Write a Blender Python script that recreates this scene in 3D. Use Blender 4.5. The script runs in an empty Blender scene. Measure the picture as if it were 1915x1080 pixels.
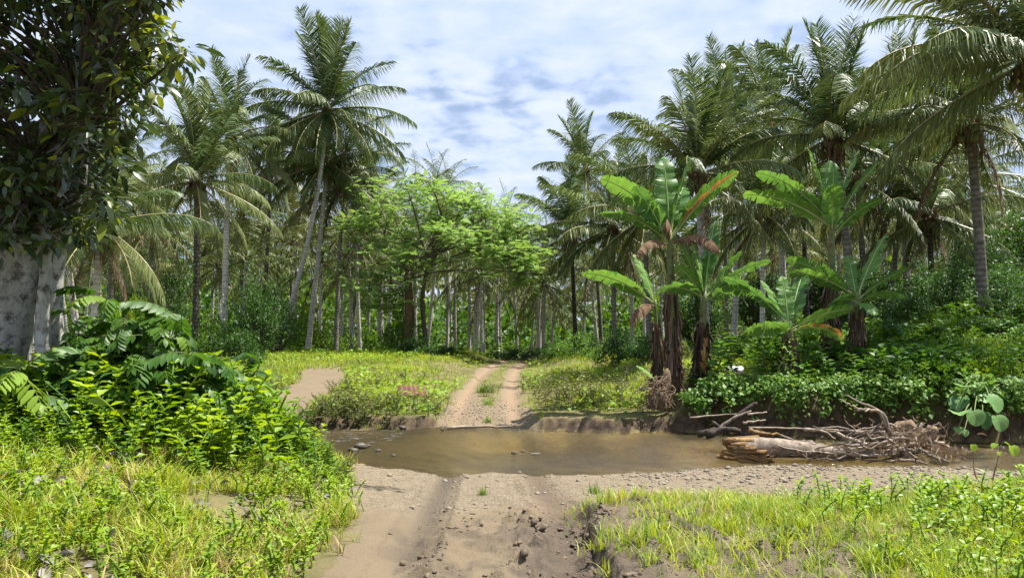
import bpy, math, random
import numpy as np
from mathutils import Vector, Matrix

sc = bpy.context.scene
COL = sc.collection
PI = math.pi
F = 1447.0                      # focal length in pixels of the 1915 px wide photograph
HZ = 620.0                      # row of the horizon
CAMZ = 1.7

# ------------------------------------------------------------------ camera, sky, sun, exposure
cam = bpy.data.cameras.new("camera")
cam.sensor_width = 36.0
cam.lens = 36.0 * F / 1915.0
cam.shift_y = (HZ - 540.0) / 1915.0
cam.clip_start = 0.1
cam.clip_end = 3000.0
camo = bpy.data.objects.new("camera", cam)
COL.objects.link(camo)
camo.location = (0, 0, CAMZ)
camo.rotation_euler = (PI / 2, 0, 0)
sc.camera = camo

SUN = Vector((0.40, 0.10, 0.91)).normalized()       # towards the sun
sun_el = math.asin(SUN.z)
sun_az = math.atan2(SUN.x, SUN.y)
sd = bpy.data.lights.new("sun", "SUN")
sd.energy = 5.0
sd.angle = math.radians(0.53)
sd.color = (1.0, 0.955, 0.88)
so = bpy.data.objects.new("sun", sd)
COL.objects.link(so)
so.rotation_euler = (-SUN).to_track_quat('-Z', 'Y').to_euler()
so.location = (10, 5, 40)

world = bpy.data.worlds.new("World")
sc.world = world
world.use_nodes = True
wn, wl = world.node_tree.nodes, world.node_tree.links
for n in list(wn):
    wn.remove(n)


def N(nodes, t, **kw):
    n = nodes.new(t)
    for k, v in kw.items():
        if k.startswith('i_'):
            key = k[2:]
            n.inputs[int(key) if key.isdigit() else key].default_value = v
        else:
            setattr(n, k, v)
    return n


w_out = N(wn, 'ShaderNodeOutputWorld')
w_bg = N(wn, 'ShaderNodeBackground')
w_bg.inputs['Strength'].default_value = 0.050
w_sky = N(wn, 'ShaderNodeTexSky', sky_type='NISHITA')
w_sky.sun_disc = False
w_sky.sun_elevation = sun_el
w_sky.sun_rotation = sun_az
w_sky.altitude = 30
w_sky.air_density = 1.0
w_sky.dust_density = 0.6
w_sky.ozone_density = 1.2
w_tc = N(wn, 'ShaderNodeTexCoord')
w_sep = N(wn, 'ShaderNodeSeparateXYZ')
wl.new(w_tc.outputs['Generated'], w_sep.inputs[0])
w_add = N(wn, 'ShaderNodeMath', operation='ADD', i_1=0.16)
w_abs = N(wn, 'ShaderNodeMath', operation='ABSOLUTE')
wl.new(w_sep.outputs['Z'], w_abs.inputs[0])
wl.new(w_abs.outputs[0], w_add.inputs[0])
w_dx = N(wn, 'ShaderNodeMath', operation='DIVIDE')
w_dy = N(wn, 'ShaderNodeMath', operation='DIVIDE')
wl.new(w_sep.outputs['X'], w_dx.inputs[0]); wl.new(w_add.outputs[0], w_dx.inputs[1])
wl.new(w_sep.outputs['Y'], w_dy.inputs[0]); wl.new(w_add.outputs[0], w_dy.inputs[1])
w_cmb = N(wn, 'ShaderNodeCombineXYZ')
wl.new(w_dx.outputs[0], w_cmb.inputs[0]); wl.new(w_dy.outputs[0], w_cmb.inputs[1])
w_cmb.inputs[2].default_value = 3.7
w_n1 = N(wn, 'ShaderNodeTexNoise', noise_dimensions='3D')
w_n1.inputs['Scale'].default_value = 8.5
w_n1.inputs['Detail'].default_value = 8.0
w_n1.inputs['Roughness'].default_value = 0.45
w_n1.inputs['Distortion'].default_value = 0.25
w_n2 = N(wn, 'ShaderNodeTexNoise', noise_dimensions='3D')
w_n2.inputs['Scale'].default_value = 1.1
w_n2.inputs['Detail'].default_value = 3.0
wl.new(w_cmb.outputs[0], w_n1.inputs['Vector']); wl.new(w_cmb.outputs[0], w_n2.inputs['Vector'])
w_m = N(wn, 'ShaderNodeMath', operation='MULTIPLY_ADD', i_1=0.85)
wl.new(w_n2.outputs['Fac'], w_m.inputs[0]); wl.new(w_n1.outputs['Fac'], w_m.inputs[2])
w_rmp = N(wn, 'ShaderNodeMapRange', interpolation_type='SMOOTHSTEP')
w_rmp.inputs['From Min'].default_value = 0.58
w_rmp.inputs['From Max'].default_value = 0.88
w_rmp.inputs['To Min'].default_value = 0.34
w_rmp.inputs['To Max'].default_value = 0.97
wl.new(w_m.outputs[0], w_rmp.inputs['Value'])
w_shade = N(wn, 'ShaderNodeMapRange')
w_shade.inputs['From Min'].default_value = 0.35
w_shade.inputs['From Max'].default_value = 0.7
wl.new(w_n1.outputs['Fac'], w_shade.inputs['Value'])
w_cc = N(wn, 'ShaderNodeMix', data_type='RGBA')
w_cc.inputs['A'].default_value = (5.4, 6.6, 9.2, 1)
w_cc.inputs['B'].default_value = (7.1, 7.8, 9.2, 1)
wl.new(w_shade.outputs[0], w_cc.inputs['Factor'])
w_mix = N(wn, 'ShaderNodeMix', data_type='RGBA')
wl.new(w_rmp.outputs[0], w_mix.inputs['Factor'])
wl.new(w_sky.outputs[0], w_mix.inputs['A'])
wl.new(w_cc.outputs['Result'], w_mix.inputs['B'])
wl.new(w_mix.outputs['Result'], w_bg.inputs['Color'])
wl.new(w_bg.outputs[0], w_out.inputs['Surface'])

sc.view_settings.view_transform = 'Standard'
sc.view_settings.look = 'None'
sc.view_settings.exposure = 1.28
sc.view_settings.gamma = 1.0
sc.view_settings.use_curve_mapping = False
sc.render.engine = 'CYCLES'
cy = sc.cycles
cy.max_bounces = 6
cy.diffuse_bounces = 2
cy.glossy_bounces = 3
cy.transmission_bounces = 4
cy.transparent_max_bounces = 6
cy.caustics_reflective = False
cy.caustics_refractive = False

# ------------------------------------------------------------------ small helpers
rng = np.random.default_rng(7)
random.seed(7)


def at(px, py, D):
    """The point at depth D that the photograph shows at (px, py)."""
    return Vector(((px - 957.5) / F * D, D, CAMZ - (py - HZ) / F * D))


def S(a, b, x):
    t = np.clip((np.asarray(x, float) - a) / (b - a), 0, 1)
    return t * t * (3 - 2 * t)


def _hash(ix, iy, seed):
    h = (ix.astype(np.int64) * 374761393 + iy.astype(np.int64) * 668265263 + seed * 1442695041) & 0x7fffffff
    h = ((h ^ (h >> 13)) * 1274126177) & 0x7fffffff
    return ((h ^ (h >> 16)) & 0xffff) / 65535.0


def vnoise(x, y, seed=0):
    x = np.asarray(x, float); y = np.asarray(y, float)
    ix = np.floor(x).astype(np.int64); iy = np.floor(y).astype(np.int64)
    fx = x - ix; fy = y - iy
    fx = fx * fx * (3 - 2 * fx); fy = fy * fy * (3 - 2 * fy)
    a = _hash(ix, iy, seed); b = _hash(ix + 1, iy, seed)
    c = _hash(ix, iy + 1, seed); d = _hash(ix + 1, iy + 1, seed)
    return (a * (1 - fx) + b * fx) * (1 - fy) + (c * (1 - fx) + d * fx) * fy


def fbm(x, y, seed=0, octv=4):
    v = 0; amp = 0.5; f = 1.0
    for k in range(octv):
        v = v + amp * vnoise(np.asarray(x) * f + 17.3 * k, np.asarray(y) * f - 9.1 * k, seed + k)
        amp *= 0.5; f *= 2.03
    return v / (1 - 0.5 ** octv)


def mesh_np(name, V, T=None, Q=None, mats=(), tint=None, smooth=False, fmat=None, attrs=None):
    me = bpy.data.meshes.new(name)
    V = np.asarray(V, np.float32).reshape(-1, 3)
    T = np.zeros((0, 3), np.int32) if T is None else np.asarray(T, np.int32).reshape(-1, 3)
    Q = np.zeros((0, 4), np.int32) if Q is None else np.asarray(Q, np.int32).reshape(-1, 4)
    me.vertices.add(len(V))
    me.vertices.foreach_set('co', V.ravel())
    nl = T.size + Q.size
    me.loops.add(nl)
    me.loops.foreach_set('vertex_index', np.concatenate([T.ravel(), Q.ravel()]).astype(np.int32))
    me.polygons.add(len(T) + len(Q))
    ls = np.concatenate([np.arange(len(T)) * 3, T.size + np.arange(len(Q)) * 4]).astype(np.int32)
    me.polygons.foreach_set('loop_start', ls)
    if smooth:
        me.polygons.foreach_set('use_smooth', np.ones(len(T) + len(Q), bool))
    for m in mats:
        me.materials.append(m)
    if fmat is not None:
        me.polygons.foreach_set('material_index', np.asarray(fmat, np.int32))
    if tint is not None:
        a = me.attributes.new('tint', 'FLOAT', 'POINT')
        a.data.foreach_set('value', np.asarray(tint, np.float32))
    for k, v in (attrs or {}).items():
        a = me.attributes.new(k, 'FLOAT', 'POINT')
        a.data.foreach_set('value', np.asarray(v, np.float32))
    me.update(calc_edges=True)
    return me


class MB:
    """Collects pieces (verts, tris, quads, tint) and links them as one mesh."""
    def __init__(s):
        s.V = []; s.T = []; s.Q = []; s.c = []; s.n = 0; s.mt = []; s.mq = []

    def add(s, V, T=None, Q=None, tint=0.5, m=0):
        V = np.asarray(V, float).reshape(-1, 3)
        if T is not None and len(T):
            T = np.asarray(T, np.int64).reshape(-1, 3); s.T.append(T + s.n); s.mt.append(np.full(len(T), m))
        if Q is not None and len(Q):
            Q = np.asarray(Q, np.int64).reshape(-1, 4); s.Q.append(Q + s.n); s.mq.append(np.full(len(Q), m))
        s.V.append(V); s.n += len(V)
        s.c.append(np.full(len(V), tint, float) if np.isscalar(tint) else np.asarray(tint, float))

    def mesh(s, name, mats, smooth=False):
        if not isinstance(mats, (list, tuple)):
            mats = [mats]
        V = np.concatenate(s.V)
        T = np.concatenate(s.T) if s.T else None
        Q = np.concatenate(s.Q) if s.Q else None
        fm = np.concatenate(s.mt + s.mq)
        return mesh_np(name, V, T, Q, mats, np.concatenate(s.c), smooth, fm)

    def build(s, name, mats, parent=None, smooth=False, loc=None):
        return link(name, s.mesh(name, mats, smooth), parent, loc)


def link(name, me, parent=None, loc=None):
    o = bpy.data.objects.new(name, me)
    COL.objects.link(o)
    if parent is not None:
        o.parent = parent
    if loc is not None:
        o.location = loc
    return o


def tag(o, label=None, cat=None, group=None, kind=None):
    if label: o['label'] = label
    if cat: o['category'] = cat
    if group: o['group'] = group
    if kind: o['kind'] = kind
    return o


def empty(name, loc, label=None, cat=None, group=None):
    o = bpy.data.objects.new(name, None)
    o.empty_display_size = 0.2
    COL.objects.link(o)
    o.location = loc
    return tag(o, label, cat, group)


def copy_tree(o, parent=None):
    c = o.copy(); COL.objects.link(c); c.parent = parent
    for ch in list(o.children):
        copy_tree(ch, c)
    return c


def frames(d, roll):
    """Rotation matrices whose columns are (side, axis=d, normal); normal leans to +z, then rolled."""
    d = d / np.maximum(np.linalg.norm(d, axis=1, keepdims=True), 1e-9)
    up = np.tile([0., 0., 1.], (len(d), 1))
    par = np.abs(d[:, 2]) > 0.97
    up[par] = [0.3, 1., 0.]
    sd_ = np.cross(d, up); sd_ /= np.linalg.norm(sd_, axis=1, keepdims=True)
    nr = np.cross(sd_, d)
    c = np.cos(roll)[:, None]; s_ = np.sin(roll)[:, None]
    s2 = sd_ * c + nr * s_
    n2 = -sd_ * s_ + nr * c
    return np.stack([s2, d, n2], axis=2)


def inst(tmpl, pos, R, scale):
    """Copies of a template (V, T, Q) -> V, T, Q, index of copy per vertex."""
    V, T, Q = tmpl
    m, n = len(pos), len(V)
    sc_ = np.asarray(scale, float)
    if sc_.ndim == 1:
        sc_ = sc_[:, None]
    X = np.einsum('mij,mnj->mni', R, V[None] * sc_[:, None, :]) + pos[:, None, :]
    off = (np.arange(m) * n)[:, None, None]
    TT = (T[None] + off).reshape(-1, 3) if T is not None and len(T) else None
    QQ = (Q[None] + off).reshape(-1, 4) if Q is not None and len(Q) else None
    return X.reshape(-1, 3), TT, QQ, np.repeat(np.arange(m), n)


def rotz(a):
    c, s_ = np.cos(a), np.sin(a); z = np.zeros_like(c); o = np.ones_like(c)
    return np.stack([np.stack([c, -s_, z], 1), np.stack([s_, c, z], 1), np.stack([z, z, o], 1)], 1)


def tube(pts, rad, sides=6, cap=True, wob=0.0, seed=0):
    pts = np.asarray(pts, float); rad = np.broadcast_to(np.asarray(rad, float), (len(pts),))
    t = np.gradient(pts, axis=0); t /= np.maximum(np.linalg.norm(t, axis=1, keepdims=True), 1e-9)
    ref = np.array([0.37, 0.21, 1.0]) if abs(t[0, 2]) < 0.8 else np.array([1.0, 0.13, 0.1])
    a = np.cross(t, ref); a /= np.linalg.norm(a, axis=1, keepdims=True)
    b = np.cross(t, a)
    th = np.arange(sides) / sides * 2 * PI
    rr = rad[:, None] * np.ones(sides)
    if wob:
        r_ = np.random.default_rng(seed)
        rr = rr * (1 + wob * (r_.random((len(pts), sides)) - 0.5) * 2)
    ring = pts[:, None] + (a[:, None] * np.cos(th)[None, :, None] + b[:, None] * np.sin(th)[None, :, None]) * rr[:, :, None]
    V = ring.reshape(-1, 3)
    i = np.arange(len(pts) - 1)[:, None] * sides; j = np.arange(sides)[None]; k = (j + 1) % sides
    Q = np.stack([i + j, i + k, i + sides + k, i + sides + j], -1).reshape(-1, 4)
    T = []
    if cap:
        n0 = len(V)
        V = np.concatenate([V, pts[:1], pts[-1:]])
        jj = np.arange(sides); kk = (jj + 1) % sides
        T = np.concatenate([np.stack([kk, jj, np.full(sides, n0)], 1),
                            np.stack([(len(pts) - 1) * sides + jj, (len(pts) - 1) * sides + kk, np.full(sides, n0 + 1)], 1)])
    return V, T, Q


def curve_pts(ctrl, n=10):
    """Catmull-Rom through control points."""
    P = np.asarray(ctrl, float)
    P = np.concatenate([2 * P[:1] - P[1:2], P, 2 * P[-1:] - P[-2:-1]])
    segs = len(P) - 3
    out = []
    for t in np.linspace(0, segs - 1e-6, n):
        i = int(t); u = t - i
        p0, p1, p2, p3 = P[i:i + 4]
        out.append(0.5 * (2 * p1 + (p2 - p0) * u + (2 * p0 - 5 * p1 + 4 * p2 - p3) * u * u + (3 * p1 - p0 - 3 * p2 + p3) * u ** 3))
    return np.array(out)


# leaf templates: axis +y, length 1, width about 1*w
def leaf4(w=0.22, fold=0.06, droop=0.12):
    V = np.array([[0, 0, 0], [-w, .42, fold], [0, .45, 0], [w, .42, fold], [0, 1, -droop]], float)
    T = np.array([[0, 2, 1], [0, 3, 2], [1, 2, 4], [2, 3, 4]])
    return V, T, None


def leaf2(w=0.25, fold=0.06, droop=0.1):
    V = np.array([[0, 0, 0], [-w, .45, fold], [w, .45, fold], [0, 1, -droop]], float)
    return V, np.array([[0, 3, 1], [0, 2, 3]]), None


def leaf8(w=0.2, fold=0.05, droop=0.2):
    ys = [0, .2, .5, .78, 1.0]; ww = [0.02, .75, 1, .62, 0]
    V = []
    for y, k in zip(ys, ww):
        z = -droop * y * y
        V += [[-w * k, y, z + fold * k], [0, y, z], [w * k, y, z + fold * k]]
    Q = []
    for i in range(len(ys) - 1):
        a = i * 3
        Q += [[a, a + 1, a + 4, a + 3], [a + 1, a + 2, a + 5, a + 4]]
    return np.array(V, float), None, np.array(Q)


def leaf6(w=0.2, fold=0.05, droop=0.2):
    ys_ = [0, .28, .68, 1.0]; ww = [0.02, .95, .82, 0]; V = []
    for y, k_ in zip(ys_, ww):
        z = -droop * y * y
        V += [[-w * k_, y, z + fold * k_], [0, y, z], [w * k_, y, z + fold * k_]]
    Q = []
    for a in (0, 3, 6):
        Q += [[a, a + 1, a + 4, a + 3], [a + 1, a + 2, a + 5, a + 4]]
    return np.array(V, float), None, np.array(Q)


# ------------------------------------------------------------------ materials
def new_mat(name):
    m = bpy.data.materials.new(name)
    m.use_nodes = True
    nt = m.node_tree
    for n in list(nt.nodes):
        nt.nodes.remove(n)
    return m, nt.nodes, nt.links


def leaf_mat(name, ca, cb, trans=0.35, rough=0.42, spec=0.4, age=None, hue=0.0, noise=0.0):
    """Leaf: colour runs ca..cb by the leaf's own tint and the object's random; age (object colour red) mixes to a third colour."""
    m, n, l = new_mat(name)
    out = N(n, 'ShaderNodeOutputMaterial')
    at_ = N(n, 'ShaderNodeAttribute', attribute_name='tint')
    oi = N(n, 'ShaderNodeObjectInfo')
    mm = N(n, 'ShaderNodeMath', operation='MULTIPLY_ADD', i_1=0.44, i_2=-0.22)
    l.new(oi.outputs['Random'], mm.inputs[0])
    ad = N(n, 'ShaderNodeMath', operation='ADD', use_clamp=True)
    l.new(mm.outputs[0], ad.inputs[0]); l.new(at_.outputs['Fac'], ad.inputs[1])
    mx = N(n, 'ShaderNodeMix', data_type='RGBA')
    mx.inputs['A'].default_value = (*ca, 1); mx.inputs['B'].default_value = (*cb, 1)
    l.new(ad.outputs[0], mx.inputs['Factor'])
    col = mx.outputs['Result']
    if age is not None:
        sp = N(n, 'ShaderNodeSeparateColor')
        l.new(oi.outputs['Color'], sp.inputs[0])
        m2 = N(n, 'ShaderNodeMix', data_type='RGBA')
        m2.inputs['B'].default_value = (*age, 1)
        l.new(sp.outputs[0], m2.inputs['Factor']); l.new(col, m2.inputs['A'])
        col = m2.outputs['Result']
    if noise:
        tc = N(n, 'ShaderNodeTexCoord'); nz = N(n, 'ShaderNodeTexNoise')
        nz.inputs['Scale'].default_value = 9; nz.inputs['Detail'].default_value = 4
        l.new(tc.outputs['Object'], nz.inputs['Vector'])
        mr = N(n, 'ShaderNodeMapRange'); mr.inputs['From Min'].default_value = .3; mr.inputs['From Max'].default_value = .7
        mr.inputs['To Min'].default_value = 1 - noise; mr.inputs['To Max'].default_value = 1 + noise
        l.new(nz.outputs['Fac'], mr.inputs['Value'])
        hs = N(n, 'ShaderNodeHueSaturation'); l.new(mr.outputs[0], hs.inputs['Value']); l.new(col, hs.inputs['Color'])
        col = hs.outputs['Color']
    p = N(n, 'ShaderNodeBsdfPrincipled')
    p.inputs['Roughness'].default_value = rough
    p.inputs['Specular IOR Level'].default_value = spec
    l.new(col, p.inputs['Base Color'])
    sh = p.outputs[0]
    if trans:
        hs2 = N(n, 'ShaderNodeHueSaturation'); hs2.inputs['Saturation'].default_value = 1.1; hs2.inputs['Value'].default_value = 1.5
        hs2.inputs['Hue'].default_value = 0.485
        l.new(col, hs2.inputs['Color'])
        tr = N(n, 'ShaderNodeBsdfTranslucent'); l.new(hs2.outputs[0], tr.inputs['Color'])
        ms = N(n, 'ShaderNodeMixShader'); ms.inputs[0].default_value = trans
        l.new(sh, ms.inputs[1]); l.new(tr.outputs[0], ms.inputs[2]); sh = ms.outputs[0]
    l.new(sh, out.inputs['Surface'])
    return m


def bark_mat(name, ca, cb, scale=6.0, ring=0.0, rough=0.85, bump=0.4, blotch=None, zs=1.0, sq=3.0):
    m, n, l = new_mat(name)
    out = N(n, 'ShaderNodeOutputMaterial')
    tc = N(n, 'ShaderNodeTexCoord'); mp = N(n, 'ShaderNodeMapping')
    mp.inputs['Scale'].default_value = (scale, scale, scale * zs)
    l.new(tc.outputs['Object'], mp.inputs['Vector'])
    nz = N(n, 'ShaderNodeTexNoise'); nz.inputs['Scale'].default_value = 1.0; nz.inputs['Detail'].default_value = 7
    nz.inputs['Roughness'].default_value = 0.65
    l.new(mp.outputs[0], nz.inputs['Vector'])
    mr = N(n, 'ShaderNodeMapRange'); mr.inputs['From Min'].default_value = .32; mr.inputs['From Max'].default_value = .68
    l.new(nz.outputs['Fac'], mr.inputs['Value'])
    mx = N(n, 'ShaderNodeMix', data_type='RGBA')
    mx.inputs['A'].default_value = (*ca, 1); mx.inputs['B'].default_value = (*cb, 1)
    l.new(mr.outputs[0], mx.inputs['Factor'])
    col = mx.outputs['Result']
    if ring:
        at_ = N(n, 'ShaderNodeAttribute', attribute_name='tint')
        hs = N(n, 'ShaderNodeMapRange'); hs.inputs['To Min'].default_value = 1 - ring; hs.inputs['To Max'].default_value = 1.1
        l.new(at_.outputs['Fac'], hs.inputs['Value'])
        oi = N(n, 'ShaderNodeObjectInfo'); m3 = N(n, 'ShaderNodeMath', operation='MULTIPLY_ADD', i_1=0.5, i_2=0.72)
        l.new(oi.outputs['Random'], m3.inputs[0])
        m4 = N(n, 'ShaderNodeMath', operation='MULTIPLY'); l.new(m3.outputs[0], m4.inputs[0]); l.new(hs.outputs[0], m4.inputs[1])
        h = N(n, 'ShaderNodeHueSaturation'); l.new(m4.outputs[0], h.inputs['Value']); l.new(col, h.inputs['Color'])
        col = h.outputs[0]
    if blotch is not None:
        bc, bs, lo, hi = blotch
        n2 = N(n, 'ShaderNodeTexNoise'); n2.inputs['Scale'].default_value = bs; n2.inputs['Detail'].default_value = 8
        n2.inputs['Roughness'].default_value = 0.7
        l.new(tc.outputs['Object'], n2.inputs['Vector'])
        r2 = N(n, 'ShaderNodeMapRange'); r2.inputs['From Min'].default_value = lo; r2.inputs['From Max'].default_value = hi
        l.new(n2.outputs['Fac'], r2.inputs['Value'])
        mb = N(n, 'ShaderNodeMix', data_type='RGBA'); mb.inputs['B'].default_value = (*bc, 1)
        l.new(r2.outputs[0], mb.inputs['Factor']); l.new(col, mb.inputs['A']); col = mb.outputs['Result']
    p = N(n, 'ShaderNodeBsdfPrincipled'); p.inputs['Roughness'].default_value = rough
    p.inputs['Specular IOR Level'].default_value = 0.25
    l.new(col, p.inputs['Base Color'])
    bp = N(n, 'ShaderNodeBump'); bp.inputs['Strength'].default_value = bump; bp.inputs['Distance'].default_value = 0.03
    l.new(nz.outputs['Fac'], bp.inputs['Height']); l.new(bp.outputs[0], p.inputs['Normal'])
    l.new(p.outputs[0], out.inputs['Surface'])
    return m


M = {}
M['frond'] = leaf_mat('palm_frond', (.032, .070, .016), (.165, .225, .064), .20, .42, .34, age=(.23, .22, .08))
M['frond_rib'] = leaf_mat('palm_rib', (.20, .20, .07), (.30, .27, .10), 0, .4, .5, age=(.22, .14, .06))
M['frond_far'] = leaf_mat('palm_frond_far', (.030, .062, .015), (.18, .23, .060), .22, .48, .3, age=(.23, .21, .075))
M['frond_dead'] = leaf_mat('palm_frond_dead', (.10, .065, .035), (.24, .17, .10), .15, .7, .2)
M['palm_bark'] = bark_mat('palm_bark', (.11, .095, .075), (.30, .27, .23), 7, ring=.55, bump=.3)
M['palm_bark_pale'] = bark_mat('palm_bark_pale', (.34, .31, .26), (.66, .625, .565), 7, ring=.4, bump=.3)
M['palm_bark_dark'] = bark_mat('palm_bark_dark', (.035, .03, .025), (.16, .14, .115), 9, ring=.75, bump=.5)
M['palm_bark_grove'] = bark_mat('palm_bark_grove', (.36, .33, .28), (.70, .66, .60), 7, ring=.3, bump=.3)
M['fibre'] = bark_mat('palm_fibre', (.06, .035, .018), (.17, .11, .055), 14, bump=.8)
M['coconut'] = bark_mat('coconut', (.10, .12, .03), (.22, .17, .05), 4, bump=.1, rough=.5)
M['banana'] = leaf_mat('banana_leaf', (.060, .15, .034), (.15, .28, .055), .32, .45, .25, noise=.16)
M['banana_rib'] = leaf_mat('banana_rib', (.20, .28, .09), (.32, .36, .14), 0, .4, .4)
M['banana_dry'] = leaf_mat('banana_leaf_dry', (.12, .068, .038), (.31, .215, .135), .12, .8, .15)
M['banana_amber'] = leaf_mat('banana_leaf_amber', (.20, .085, .02), (.42, .25, .08), .25, .6, .3)
M['banana_stem'] = bark_mat('banana_stem', (.06, .085, .022), (.20, .22, .07), 5, bump=.2, rough=.5, blotch=((.07, .04, .02), 5, .5, .62))
M['banana_husk'] = bark_mat('banana_husk', (.028, .017, .011), (.15, .09, .055), 6, bump=.8, zs=.2, blotch=((.27, .21, .16), 9, .6, .7))
M['tree_white'] = bark_mat('tree_bark_white', (.24, .23, .205), (.50, .49, .465), 7, bump=.7, zs=.35, blotch=((.075, .068, .055), 9, .49, .64))
M['limb'] = bark_mat('limb_bark', (.05, .04, .03), (.15, .12, .09), 8, bump=.5)
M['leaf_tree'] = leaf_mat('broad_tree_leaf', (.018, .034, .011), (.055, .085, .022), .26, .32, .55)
M['leaf_tree_y'] = leaf_mat('broad_tree_leaf_sun_tint', (.10, .15, .02), (.22, .25, .03), .4, .35, .4)  # yellow-green copy of the leaf, sunlight put into its colour
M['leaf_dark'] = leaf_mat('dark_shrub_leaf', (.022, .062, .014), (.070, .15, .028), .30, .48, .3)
M['leaf_pin'] = leaf_mat('pinnate_leaf', (.026, .080, .014), (.085, .185, .024), .38, .45, .3, age=(.20, .30, .035))
M['leaf_mid'] = leaf_mat('shrub_leaf', (.038, .105, .015), (.145, .26, .032), .36, .5, .3)
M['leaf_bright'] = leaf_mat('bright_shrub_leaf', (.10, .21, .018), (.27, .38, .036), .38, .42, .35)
M['leaf_feather'] = leaf_mat('feather_leaf', (.165, .29, .072), (.30, .43, .12), .40, .45, .3)
M['leaf_vine'] = leaf_mat('vine_leaf', (.060, .145, .022), (.23, .36, .058), .34, .5, .3)
M['leaf_taro'] = leaf_mat('taro_leaf', (.10, .22, .07), (.19, .33, .10), .35, .55, .3, noise=.12)
M['stem_green'] = leaf_mat('green_stem', (.06, .10, .02), (.16, .20, .05), 0, .5, .3)
M['grass'] = leaf_mat('grass_blade', (.14, .21, .020), (.39, .455, .050), .34, .5, .3)
M['grass_g'] = leaf_mat('grass_blade_green', (.075, .155, .016), (.21, .31, .035), .34, .48, .3)
M['grass_dry'] = leaf_mat('grass_blade_dry', (.24, .19, .07), (.46, .38, .16), .25, .7, .2)
M['creeper'] = leaf_mat('creeper_leaf', (.095, .20, .018), (.26, .37, .04), .30, .6, .2)
M['weed_olive'] = leaf_mat('olive_weed', (.05, .07, .018), (.17, .17, .045), .25, .5, .3)
M['litter'] = leaf_mat('leaf_litter', (.07, .06, .05), (.28, .26, .24), 0, .7, .3)
M['husk'] = leaf_mat('banana_husk_strip', (.050, .033, .022), (.27, .195, .135), .05, .85, .15)
M['wood_grey'] = bark_mat('driftwood_grey', (.10, .075, .055), (.33, .27, .215), 9, bump=.6, zs=.6, blotch=((.05, .035, .025), 3, .55, .7))
M['wood_pale'] = bark_mat('driftwood_pale', (.17, .125, .085), (.42, .345, .265), 9, bump=.5)
M['wood_dark'] = bark_mat('driftwood_dark', (.018, .014, .012), (.085, .065, .05), 12, bump=.6)
M['wood_orange'] = bark_mat('split_wood_orange', (.085, .048, .02), (.30, .18, .075), 10, bump=.6)
M['root_brown'] = bark_mat('root_brown', (.07, .045, .028), (.26, .18, .11), 10, bump=.5)
M['debris'] = leaf_mat('flood_debris', (.12, .08, .05), (.44, .34, .23), .05, .8, .2)
M['stone'] = bark_mat('stone', (.11, .09, .066), (.30, .255, .195), 16, bump=.3)
M['stone_wet'] = bark_mat('stone_wet', (.035, .028, .022), (.12, .095, .07), 10, bump=.3, rough=.35)
M['mud_clod'] = bark_mat('mud_clod', (.050, .036, .024), (.19, .145, .10), 14, bump=.5)
M['rust'] = bark_mat('rust_brown', (.07, .03, .018), (.16, .085, .055), 6, bump=.3)
M['white_bag'] = bark_mat('white_plastic', (.55, .58, .60), (.82, .83, .84), 8, bump=.4, rough=.4)

# ------------------------------------------------------------------ the ground and the river
WATER = -0.5


def near_edge(x):
    e = np.interp(x, [-60, -9, -5, -3.2, -2.6, -2.0, -1.5, -1.15, -0.85, -0.6, -0.3, 0.1, 0.5, 0.8, 1.6, 2.6, 3.4, 4.4, 6, 8, 14, 60],
                  [15.5, 14.6, 13.2, 12.5, 12.1, 12.0, 12.1, 11.8, 11.65, 11.75, 12.0, 12.0, 11.9, 11.75, 11.9, 12.0, 12.25, 12.45, 12.3, 12.0, 12.0, 11])
    return e + (fbm(np.asarray(x) * 2.2, 3.0 + 0 * np.asarray(x), 5, 3) - .5) * .35


def far_edge(x):
    e = np.interp(x, [-60, -9, -6, -4, -2, -1.5, 0.2, 0.5, 2, 3.6, 5, 7, 9, 14, 60],
                  [17.0, 17.2, 17.4, 17.3, 17.5, 17.9, 17.9, 17.3, 17.0, 17.0, 16.6, 16.0, 15.5, 15.2, 14])
    return e + (fbm(np.asarray(x) * 1.6, 8.0 + 0 * np.asarray(x), 9, 3) - .5) * .45


def road_c(y):
    """Centre line of the track."""
    return np.interp(y, [0, 5, 7, 10, 12, 17, 20, 24, 30, 36, 40, 44, 60], [-.12, -.16, -.14, -.26, -.3, -.58, -.66, -.70, -.62, -.35, -.02, .4, 2.4])


def path_c(y):
    return np.interp(y, [15, 17, 20, 24, 28, 31, 34, 60], [-5.5, -5.6, -5.85, -6.2, -6.8, -7.6, -9.0, -22])


def left_limit(y):
    """Where the plants of the left bank end and the sand begins."""
    return np.interp(y, [4, 6, 8, 10, 11, 12.6], [-1.32, -1.35, -1.5, -2.05, -2.45, -3.1])


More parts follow.
